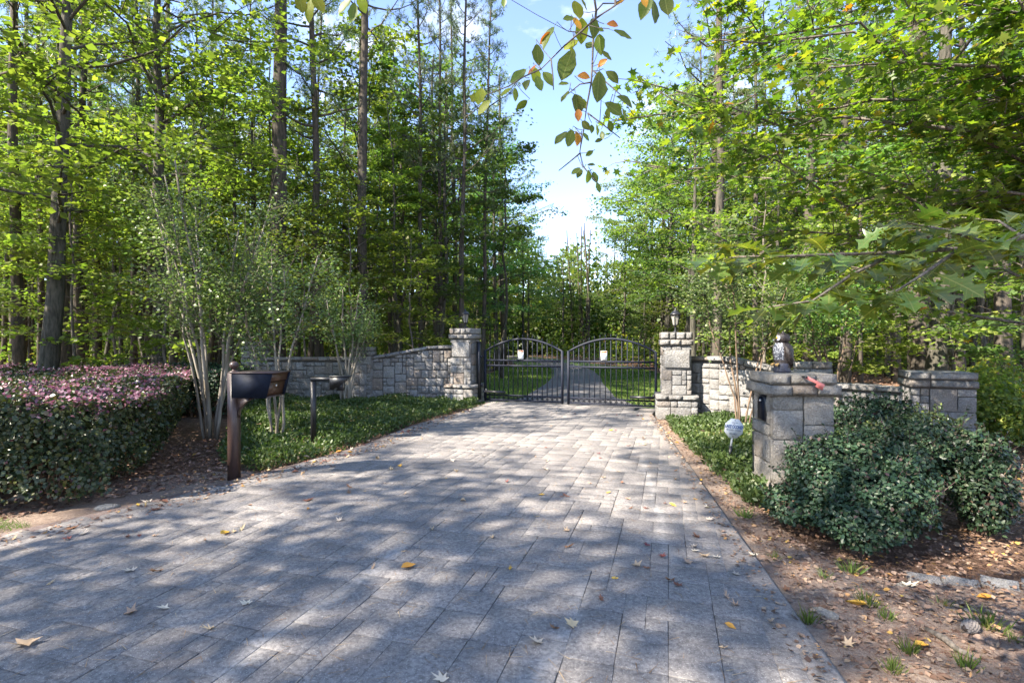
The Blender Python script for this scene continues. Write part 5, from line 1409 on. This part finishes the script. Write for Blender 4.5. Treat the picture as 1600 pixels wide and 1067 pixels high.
for (x, y, k, s) in lv:
    on = inpoly(np.array([[x, y]]), DRIVE)[0]
    z = .0055 if on else float(gz(x, y)) + .006
    e_ = x - np.interp(y, [2.4, 11.4], [1.575, 3.12]); l_ = x - np.interp(y, [2, 3.95, 5, 6, 7.8, 11.1], [-8, -4.5, -3.74, -3.17, -2.34, -1.39])
    wh = ('lying on the driveway slabs ' + ('near the gate' if y > 9 else 'beside the right edge' if e_ > -.5 else 'beside the left edge' if l_ < .5 else 'in the foreground' if y < 3.4 else 'short of the bronze mailbox' if y < 5.5 and x < -.8 else 'short of the stone mailbox' if y < 5.5 and x > .6 else 'in its near middle' if y < 5.5 else 'between the two mailboxes')) if on else ('lying on the bare dirt ' + ('left' if x < 0 else 'right') + ' of the driveway')
    o = link('dry_leaf', LM[k % 18], None, (x, y, z), (g.normal(0, .12), g.normal(0, .12), g.uniform(0, 6.3)), (.085 * s * g.uniform(.85, 1.15),) * 3)
    tag(o, f'curled {COLN[k % 18]} dry leaf {wh}', 'dry leaf', f'{COLN[k % 18]} dry leaves {wh}')
def litter(name, poly, n, ls, seed, label, z0=0, mat='dry', onz=None):
    g = np.random.default_rng(seed); A = scatter(poly, n, g); z = (gz(A[:, 0], A[:, 1]) if onz is None else np.full(n, onz)) + g.random(n) * z0
    V, F = curled_leaf(g, 1)
    mb = MB()
    for k in range(3):
        s_ = slice(k, None, 3); m = len(A[s_]); put_leaves(mb, np.column_stack([A[s_], z[s_]]), leafdirs(g, m, droop=0), rdir(g, m, 1, .35), ls * g.uniform(.5, 1.3, m), [T_OVAL, curled_leaf(g, 1), T_SIMPLE][k], g.random(m), wid=1.2)
    o = mb.build(name, M[mat], kind='stuff'); o["label"] = label; return o
litter('leaf_litter', [(2.1, 5.2), (2.5, 3.0), (3.2, 2.0), (4.5, 2.0), (8, 5.5), (12, 10), (9, 11.5), (6.5, 8.2), (3.6, 5.6), (2.6, 5.2)], 22000, .038, 91, 'brown leaf litter around the dark shrubs on the right', .03)
litter('leaf_litter', [(-3.2, 6.2), (-4, 5.5), (-5, 4.4), (-9, 3.9), (-9, 5), (-5.2, 5.2), (-5.2, 8.6), (-4.4, 8.4), (-3.9, 6.9)], 4500, .05, 92, 'brown leaf litter under the left hedge', .02)
litter('leaf_litter', [(1.05, .5), (2.0, 4.8), (2.4, 4.6), (3.2, 3.0), (3.2, 1.0)], 1000, .038, 93, 'scattered small dry leaves on the bare right verge', .01)
litter('leaf_litter', [(-7.2, 11), (-30, 9), (-45, 40), (-6, 40), (-2.5, 16), (-7, 15)], 16000, .16, 94, 'brown leaf litter on the floor of the left wood', .04)
litter('leaf_litter', [(7.2, 9.5), (26, 9), (45, 40), (9, 40), (7.5, 16), (5.5, 12.5)], 16000, .16, 95, 'brown leaf litter on the floor of the right wood', .04)
def straw(poly, n, seed, z, name, label):
    g = np.random.default_rng(seed); A = scatter(poly, n, g); a = g.uniform(0, 6.3, n)
    zz = np.full(n, z) if np.isscalar(z) else z(A[:, 0], A[:, 1]) + .006
    mb = MB(); put_leaves(mb, np.column_stack([A, zz]), np.column_stack([np.cos(a), np.sin(a), np.full(n, .03)]), np.tile([0, 0, 1.], (n, 1)), g.uniform(.05, .13, n), T_NEEDLE, g.random(n), wid=.5)
    o = mb.build(name, M['straw'], kind='stuff'); o["label"] = label
litter('leaf_litter', [(1.6, 1.9), (3.06, 10.8), (3.35, 10.6), (2.95, 8.2), (2.7, 5.8), (2.35, 4.4), (2.6, 2.5)], 2200, .036, 96, 'small dry leaves along the right edge of the driveway', .012)
litter('leaf_litter', [(-3.3, 6.3), (-2.85, 6.95), (-2.42, 7.95), (-2.0, 9.9), (-.85, 13.35), (-.6, 13.3), (-1.3, 11.1), (-1.85, 9.7), (-2.25, 7.8), (-2.7, 6.77), (-3.0, 6.2)], 800, .05, 97, 'small dry leaves along the left edge of the driveway', .012)
litter('leaf_litter', [(1.55, 2.4), (3.08, 11.2), (2.98, 11.2), (2.3, 7.2), (1.38, 2.4)], 420, .035, 301, 'crumbs of dry leaf blown onto the right edge of the slabs', .004, onz=.006)
litter('leaf_litter', [(-5.6, 3.0), (-4.4, 3.95), (-3.65, 4.98), (-3.05, 6.04), (-2.2, 7.8), (-1.8, 9.7), (-1.3, 11.1), (-1.1, 11.1), (-1.5, 9.4), (-1.9, 7.7), (-2.7, 6.0), (-3.3, 4.8), (-4.3, 3.6), (-5.4, 2.8)], 900, .04, 302, 'crumbs of dry leaf blown onto the left edge of the slabs', .004, onz=.006)
litter('leaf_litter', LB, 420, .075, 303, 'dry leaves caught in the left ground cover', .16)
litter('leaf_litter', RB, 200, .07, 304, 'dry leaves caught in the right ground cover', .14)
straw([(-5, 3), (-2, 8.5), (2.4, 8.5), (1.5, 2), (-2.4, 2)], 2200, 101, .0065, 'pine_needles', 'loose brown pine needles on the driveway')
straw([(1.4, 1), (2.2, 5.3), (3.6, 4), (4.4, 2.6), (4.4, 1)], 5000, 102, gz, 'pine_needles', 'brown pine needles on the right verge')

# rocks, edging stones, cone, stick
def rock_mesh(seed, sx, sy, sz, mat):
    g = np.random.default_rng(seed); V = []; 
    prof = [(0.55, 0), (.95, .15), (1.0, .45), (.8, .8), (.35, 1.0)]; n = 9
    for r, z in prof:
        for k in range(n):
            a = 2 * math.pi * k / n; q = r * (1 + g.normal(0, .10)); V.append((q * math.cos(a) * sx, q * math.sin(a) * sy, (z + g.normal(0, .05)) * sz))
    F = [[i * n + k, i * n + (k + 1) % n, (i + 1) * n + (k + 1) % n, (i + 1) * n + k] for i in range(4) for k in range(n)] + [[4 * n + k for k in range(n)]]
    mb = MB(); mb.add(V, F); return mb.mesh('rock', M[mat])
ROCK = [rock_mesh(400 + i, 1, .6, .45, 'granite_warm') for i in range(4)]
for i, (px, py, s, lab) in enumerate([(167, 797, .11, 'pale flat stone at the driveway edge by the left hedge'), (40, 776, .15, 'grey stone under the front of the left hedge'), (1290, 960, .075, 'long tan stone in the dirt right of the driveway'), (1415, 912, .06, 'small tan stone at the end of the grey edging stones'),
                               (1213, 895, .03, 'small brown pebble near the driveway edge, below the shrub'), (1350, 930, .03, 'small grey pebble right of the yellow leaf in the dirt')]):
    x, y = on_px(px, py, -.04); o = link('rock', ROCK[i % 4], None, (x, y, float(gz(x, y)) - .01), (0, 0, i * .9 + .3), (s,) * 3); tag(o, lab, 'rock')
es = [(1418, 897, 1470, 905), (1472, 903, 1530, 912), (1532, 906, 1592, 918), (1596, 912, 1660, 926)]
for i, (a, b, c, d) in enumerate(es):
    xa, ya = on_px(a, b, -.03); xb, yb = on_px(c, d, -.03); L = math.hypot(xb - xa, yb - ya)
    V = stone_mesh(500 + i); o = link('edging_stone', V, None, ((xa + xb) / 2, (ya + yb) / 2, float(gz(xa, ya)) - .002), (R(-62), 0, math.atan2(yb - ya, xb - xa)), (L * 1.02, .06, .085))
    tag(o, ['first grey edging stone, nearest the tan stone', 'second grey edging stone below the dark shrub', 'third grey edging stone, pale and rough', 'last grey edging stone at the right edge of the photo'][i], 'edging stone', 'edging stones of the right bed')
# pine cone
x, y = on_px(1515, 988, -.03); root = thing('pine_cone', 'dark pine cone with pale scale tips lying on the right verge', 'pine cone', (x, y, float(gz(x, y)) + .028), R(20))
mb = MB(); mb.lathe([(.006, -.055), (.018, -.04), (.026, -.01), (.024, .02), (.012, .05), (.004, .06)], sides=9); c = mb.build('cone_body', simple('cone_brown', (.045, .03, .022), .8), root); c.rotation_euler = (0, R(90), 0)
g = np.random.default_rng(111); n = 90; t = np.arange(n) / n; a = np.arange(n) * 2.4; zc_ = -.05 + .1 * t; rr = np.interp(zc_, [-.055, -.01, .02, .06], [.01, .026, .024, .004])
P = np.stack([zc_, rr * np.cos(a), rr * np.sin(a)], 1); D = unit(np.stack([np.full(n, .5), np.cos(a), np.sin(a)], 1)); N = unit(np.stack([np.full(n, -1.), np.cos(a) * .5, np.sin(a) * .5], 1))
mb = MB(); put_leaves(mb, P, D, N, .017, T_OVAL, g.random(n), wid=1.6); mb.build('scales', simple('cone_scale', (.22, .19, .17), .8), root)
x, y = on_px(1485, 1010, -.03)
mb = MB(); mb.tube([(0, .16, .01), (.01, .05, .022), (-.005, -.04, .02), (.03, -.14, .012)], [.012, .016, .014, .008], 7, rough=.12, rng=g); o = mb.build('fallen_stick', M['bark_twig'], smooth=True); o.location = (x, y, float(gz(x, y))); tag(o, 'short brown stick lying in the dirt below the pine cone', 'stick')

# ---------------------------------------------------------------- near canopy, upper right
g = np.random.default_rng(121)
NT = np.array([8.2, 5.8])
root = thing('maple_tree', 'maple outside the frame whose leafy boughs fill the upper right', 'maple tree', (float(NT[0]), float(NT[1]), -.05))
mb = MB(); tz = np.linspace(-.2, 11, 10); mb.tube(np.column_stack([np.full(10, 0) + g.normal(0, .03, 10), g.normal(0, .03, 10), tz]), .2 * (1 - .06 * np.arange(10)), 12, rough=.04, rng=g); mb.build('trunk', M['bark_grey'], root, smooth=True)
ENDS = [(955, 190, 6.5, 1), (975, 250, 7.2, 1), (1010, 130, 6, 1), (1075, 60, 5.6, 1), (1080, 340, 7.6, .9), (1150, 0, 5.2, 1), (1190, 370, 6.6, 1), (1250, 110, 5, 1), (1300, 250, 5.6, 1), (1400, 50, 4.8, 1), (1420, 190, 5.2, 1), (1500, 320, 6, 1), (1360, 400, 8, .8),
        (1150, 230, 5.8, 1.2), (1550, 150, 5.2, 1), (1240, -90, 5, 1), (1450, -110, 4.8, 1), (1060, 200, 7, 1.2), (1230, 300, 7.5, 1.2), (1330, 150, 6.8, 1.2), (1480, 230, 7.4, 1.2), (1120, 120, 6.6, 1.2), (1570, 330, 7, 1), (1040, 290, 8, 1.0), (1590, 30, 5, 1), (1330, -20, 6, 1.2)]
LP = []; ml = MB(); LO = []
for (px, py, d, dens) in ENDS:
    e = U(px, py, d) - np.array([NT[0], NT[1], -.05]); L = np.linalg.norm(e[:2])
    b = np.array([0, 0, max(1.8, e[2] * .75 + g.normal(0, .7))]); t = np.linspace(0, 1, 9)
    pts = b + (e - b) * t[:, None]; wv = np.cumsum(g.normal(0, .16, (9, 3)), axis=0); wv -= t[:, None] * wv[-1]; wv[0] = 0; pts += wv; pts[:, 2] += g.uniform(-.2, .6) * np.sin(t * math.pi)
    ml.tube(pts, .026 * (1 - .85 * t) + .003, 6, cap=False, rough=.05, rng=g)
    for k in range(40):
        tt = 1 - g.random() ** 1.2 * .75; p = np.array([np.interp(tt, t, pts[:, c]) for c in range(3)])
        az = math.atan2(e[1] - b[1], e[0] - b[0]) + (1 if k % 2 else -1) * g.uniform(.3, 1.2); l2 = g.uniform(.25, .95) * (1.15 - .5 * tt)
        q = p + np.array([math.cos(az) * l2, math.sin(az) * l2, g.normal(-.02, .18) * l2])
        ml.tube([p, (p + q) / 2 + g.normal(0, .02, 3), q], [.007, .005, .0025], 4, cap=False)
        m = int(13 * dens * (.5 + l2)); tq = g.random(m)
        LP.append(p + (q - p) * tq[:, None] + g.normal(0, 1, (m, 3)) * np.array([.10, .10, .07])); LO.append(np.tile([math.cos(az) * .6, math.sin(az) * .6, 0], (m, 1)))
ml.build('limbs', M['bark_twig'], root, kind='stuff')
P = np.concatenate(LP); O = np.concatenate(LO); m = len(P); mc = MB()
put_leaves(mc, P, leafdirs(g, m, O, -.3), rdir(g, m, 1, .6), .122 * g.uniform(.55, 1.3, m), T_MAPLE, g.random(m), wid=1.0)
mc.build('crown', M['leaf_maple'], root)

# ---------------------------------------------------------------- near oak bough with large lobed leaves
def big_leaf_mesh(g, kind, mat):
    if kind == 'oak':
        out = [(.0, .0), (.05, .10), (.10, .22), (.22, .24), (.13, .33), (.12, .40), (.24, .47), (.38, .50), (.24, .57), (.13, .60), (.13, .68), (.26, .76), (.30, .83), (.16, .84), (.08, .90), (0, 1.0)]
    else:
        out = [(0, 0), (.10, .08), (.20, .22), (.26, .40), (.27, .55), (.22, .72), (.12, .88), (0, 1.0)]
    n = len(out); V = []; c1 = g.uniform(-.1, .5); c2 = g.uniform(.12, .55); tw = g.uniform(-.35, .35)
    zf = lambda x, y: c2 * abs(x) - c1 * (y - .3) ** 2 + tw * x * y + .02 * math.sin(y * 14) * abs(x) * 4
    for x, y in out: V.append((0, y, zf(0, y)))
    for s in (-1, 1):
        for x, y in out[1:-1]:
            x = x * g.uniform(.88, 1.12); V.append((s * x, y, zf(x * s, y)))
    F = []
    for i in range(n - 1):
        for s in (0, 1):
            o = n + s * (n - 2); a = i - 1 + o; b = i + o
            f = [i, i + 1] + ([b] if i < n - 2 else []) + ([a] if i > 0 else [])
            F.append(f if s else f[::-1])
    mb = MB(); mb.add(V, F)
    mb.tube([(0, -.22, -.02), (0, 0, 0)], .008, 4)
    return mb.mesh('leaf', M[mat], True)
OAKM = [big_leaf_mesh(g, 'oak', 'leaf_oak') for _ in range(7)]
OVM = [big_leaf_mesh(g, 'oval', 'leaf_oval') for _ in range(5)]
ORM = [big_leaf_mesh(g, 'oval', 'leaf_orange') for _ in range(2)]
YLM = [big_leaf_mesh(g, 'oval', 'leaf_yellow_big') for _ in range(2)]
def orient(o, D, N, s, loc):
    D = unit(np.array(D, float)); X = unit(np.cross(D, N)); Zv = np.cross(X, D)
    mt_ = Matrix(((X[0] * s, D[0] * s, Zv[0] * s, loc[0]), (X[1] * s, D[1] * s, Zv[1] * s, loc[1]), (X[2] * s, D[2] * s, Zv[2] * s, loc[2]), (0, 0, 0, 1)))
    o.matrix_local = mt_
OT = np.array([3.9, 1.0])
root = thing('oak_tree', 'oak outside the frame whose low bough of big lobed leaves crosses the right', 'oak tree', (float(OT[0]), float(OT[1]), -.05))
ob = np.array([OT[0], OT[1], -.05])
mb = MB(); tz = np.linspace(-.2, 9, 9); mb.tube(np.column_stack([np.zeros(9), np.zeros(9), tz]), .17 * (1 - .07 * np.arange(9)), 12, rough=.04, rng=g); mb.build('trunk', M['bark_grey'], root, smooth=True)
BO = [[(1700, 330, 2.2), (1560, 385, 2.1), (1400, 395, 2.0), (1240, 400, 2.0), (1120, 402, 2.05)], [(1560, 385, 2.1), (1480, 360, 1.9), (1400, 345, 1.85)], [(1400, 395, 2.0), (1330, 430, 1.85), (1270, 470, 1.8), (1200, 480, 1.8)], [(1500, 388, 2.05), (1440, 430, 1.75), (1400, 455, 1.7)], [(1600, 372, 2.15), (1560, 345, 2.3), (1500, 340, 2.4)]]
first = [np.array([0, 0, 2.9])]
n_oak = 0
for bi, b in enumerate(BO):
    pts = ([] if bi else first) + [U(*q) - ob for q in b]
    r_ = np.linspace(.016 if bi == 0 else .007, .003, len(pts)); 
    if bi == 0: r_[0] = .05
    mb = MB(); mb.tube(pts, r_, 6); mb.build('bough', M['bark_twig'], root, smooth=True)
    pts = np.array(pts[1:] if bi == 0 else pts); seg = np.linspace(0, len(pts) - 1, [40, 16, 20, 13, 12][bi])
    for k, t in enumerate(seg):
        if bi == 0 and t < .35: continue
        p = np.array([np.interp(t, range(len(pts)), pts[:, c]) for c in range(3)]) 
        bd = unit(pts[min(len(pts) - 1, int(t) + 1)] - pts[min(int(t), len(pts) - 2)])
        s1 = 1 if k % 2 else -1
        for rep in range(2 if g.random() < .75 else 1):
            sd = np.array([-bd[1], bd[0], 0]) * s1 * (1 if rep == 0 else -1)
            D = bd * g.uniform(.2, 1.0) + sd * g.uniform(.5, 1.2) + np.array([0, 0, g.normal(-.28, .28)])
            N = unit(np.array([g.normal(0, .35), g.normal(-.25, .4), 1]))
            o = link('leaf', OAKM[int(g.integers(0, 7))], root); s = g.uniform(.10, .175)
            orient(o, D, N, s, p + unit(D) * .2 * s); n_oak += 1

# ---------------------------------------------------------------- tree with oval leaves hanging into the sky gap
HT = np.array([3.6, -.9]); hb = np.array([HT[0], HT[1], -.05])
root = thing('persimmon_tree', 'tree outside the frame whose twigs of oval green and orange leaves hang over the gap', 'tree', (float(HT[0]), float(HT[1]), -.05))
mb = MB(); tz = np.linspace(-.2, 8, 8); mb.tube(np.column_stack([np.zeros(8), np.zeros(8), tz]), .14 * (1 - .08 * np.arange(8)), 12, rough=.04, rng=g); mb.build('trunk', M['bark_grey'], root, smooth=True)
def z3(zx, zy, d=2.0): return U(720 + .2999 * zx, .2999 * zy, d) - hb
LIMB = [np.array([0, 0, 3.4]), U(1500, -500, 1.6) - hb, U(1150, -230, 1.9) - hb, U(960, -120, 2.0) - hb, U(925, -30, 2.0) - hb]
mb = MB(); mb.tube(LIMB, [.06, .035, .02, .012, .008], 7); mb.build('limb', M['bark_twig'], root, smooth=True)
TW = [[(730, -90), (705, 60), (690, 200), (685, 330), (680, 430), (655, 560), (640, 680), (620, 790), (640, 870)], [(900, -60), (805, 30), (700, 100), (610, 180), (540, 240), (470, 310), (420, 360)], [(420, 360), (330, 400), (250, 450), (120, 500)], [(705, 60), (740, 20), (800, 20), (870, -20)], [(690, 370), (780, 450), (850, 510)], [(660, 590), (740, 650), (830, 720)], [(620, 800), (560, 850), (510, 890)], [(640, 870), (680, 920), (715, 960)], [(470, 310), (480, 400), (483, 470)], [(680, 430), (620, 440), (560, 490)], [(690, 200), (620, 170), (560, 165)]]
TP_ = []
for k, tw in enumerate(TW):
    pts = [z3(a, b, 2.0 + .05 * math.sin(k * 2 + i)) for i, (a, b) in enumerate(tw)]
    if k == 0: pts[0] = LIMB[-1]
    if k == 1: pts[0] = LIMB[-2] 
    mb = MB(); mb.tube(pts, np.linspace(.0055 if k < 2 else .0032, .0018, len(pts)), 5); mb.build('twig', M['bark_twig'], root, smooth=True)
    for a, b in zip(pts[:-1], pts[1:]):
        for t in np.linspace(0, 1, 6): TP_.append(a + (b - a) * t)
TP_ = np.array(TP_)
# (zoom x, zoom y, length, angle from straight down towards the right, colour)
HLV = [(225, 15, 50, 0, 'g'), (560, 100, 60, -70, 'g'), (605, 55, 110, 10, 'y'), (605, 125, 70, 30, 'o'), (455, 195, 115, -30, 'g'), (440, 200, 70, -50, 'o'), (400, 290, 110, 5, 'g'), (372, 368, 60, -40, 'o'), (390, 400, 95, 10, 'y'), (455, 410, 85, 35, 'g'), (408, 437, 75, 20, 'g'), (300, 400, 95, -50, 'g'), (283, 495, 60, 0, 'g'), (235, 480, 60, -50, 'y'), (100, 505, 95, -10, 'y'), (120, 560, 85, -45, 'y'), (70, 510, 70, -20, 'y'),
       (318, 547, 65, -60, 'g'), (345, 442, 65, -15, 'g'), (573, 235, 85, -60, 'y'), (628, 165, 120, 0, 'y'), (552, 345, 155, -20, 'g'), (580, 290, 70, 10, 'g'), (690, 150, 95, 5, 'g'), (725, 232, 100, 5, 'g'), (722, 158, 50, 60, 'g'), (842, 185, 95, 75, 'g'), (758, 292, 65, 60, 'g'), (737, 330, 55, -60, 'o'), (790, 402, 85, 50, 'g'), (715, 455, 145, -5, 'g'), (670, 240, 75, -30, 'g'), (640, 25, 70, 40, 'g'), (605, 545, 115, 5, 'g'), (612, 600, 60, 0, 'o'), (640, 540, 60, 20, 'y'),
       (522, 722, 90, -40, 'g'), (568, 722, 90, -15, 'g'), (605, 722, 70, 10, 'o'), (857, 530, 95, 70, 'g'), (795, 570, 95, 60, 'g'), (1070, 30, 120, 5, 'g'), (1005, 65, 125, 0, 'g'), (962, 45, 110, -25, 'g'), (955, 10, 60, 20, 'o'), (825, 18, 55, -60, 'o'), (790, 130, 55, 80, 'o'), (600, 892, 50, -60, 'g'), (618, 905, 50, -30, 'g'), (663, 922, 60, 0, 'g'), (700, 925, 60, 20, 'g'), (715, 978, 50, 20, 'g'), (680, 860, 45, 70, 'g'), (652, 655, 55, 40, 'g'), (682, 672, 45, 0, 'g'), (708, 678, 50, 10, 'g'), (738, 707, 45, 10, 'g'), (652, 715, 45, 40, 'g'), (670, 800, 40, -60, 'g'), (718, 733, 40, -80, 'g'),
       (535, 440, 60, -70, 'g'), (545, 505, 75, -30, 'g'), (850, 600, 60, 20, 'g'), (770, 590, 50, 0, 'g'), (780, 660, 60, 20, 'g'), (1060, -20, 90, 30, 'g'), (640, 400, 60, 80, 'o')]
mp_tw = []
for i, (zx, zy, L, an, c) in enumerate(HLV):
    s = L * .2999 / 800 * 2.0 * 1.12
    p = z3(zx, zy, 2.0 + g.uniform(-.12, .12))
    D = np.array([math.sin(R(an)), g.normal(0, .25), -math.cos(R(an))]); N = np.array([g.normal(0, .5), -1, .45 + g.normal(0, .2)])
    o = link('leaf', {'g': OVM, 'y': YLM, 'o': ORM}[c][i % {'g': 5, 'y': 2, 'o': 2}[c]], root)
    base = p - unit(D) * s / 2; orient(o, D, N, s, base)
    q = TP_[np.argmin(np.linalg.norm(TP_ - base, axis=1))]; st = base - unit(D) * .2 * s
    mp_tw.append((q, st))
mb = MB()
for q, st in mp_tw: mb.tube([q, (q + st) / 2 + np.array([0, 0, -.004]), st], .0014, 4, cap=False)
mb.build('leaf_stalks', M['bark_twig'], root, kind='stuff')
# a few yellow green leaves at the very top left of the centre
tl = [(470, 5, 34, 10, 'y'), (484, 18, 36, -10, 'y'), (497, 6, 34, 30, 'y'), (540, 10, 34, -40, 'g'), (552, 20, 30, -10, 'g'), (566, 6, 30, 20, 'y'), (785, 3, 18, 0, 'g')]
lp = [LIMB[2], U(800, -160, 1.9) - hb, U(560, -60, 1.9) - hb, U(478, -20, 1.9) - hb]
mb = MB(); mb.tube(lp, [.012, .009, .005, .003], 5); mb.build('twig', M['bark_twig'], root, smooth=True)
for i, (px, py, L, an, c) in enumerate(tl[:6]):
    s = L / 800 * 1.9; D = np.array([math.sin(R(an)), .1, -math.cos(R(an))]); p = U(px, py, 1.9) - hb; base = p - unit(D) * s / 2
    o = link('leaf', {'g': OVM, 'y': YLM}[c][i % 2], root); orient(o, D, np.array([.2 * (-1) ** i, -1, .5]), s, base)
    q = lp[2] if px > 520 else lp[3]; mb = MB(); mb.tube([q, base], .0015, 4, cap=False); mb.build('leaf_stalk', M['bark_twig'], root)
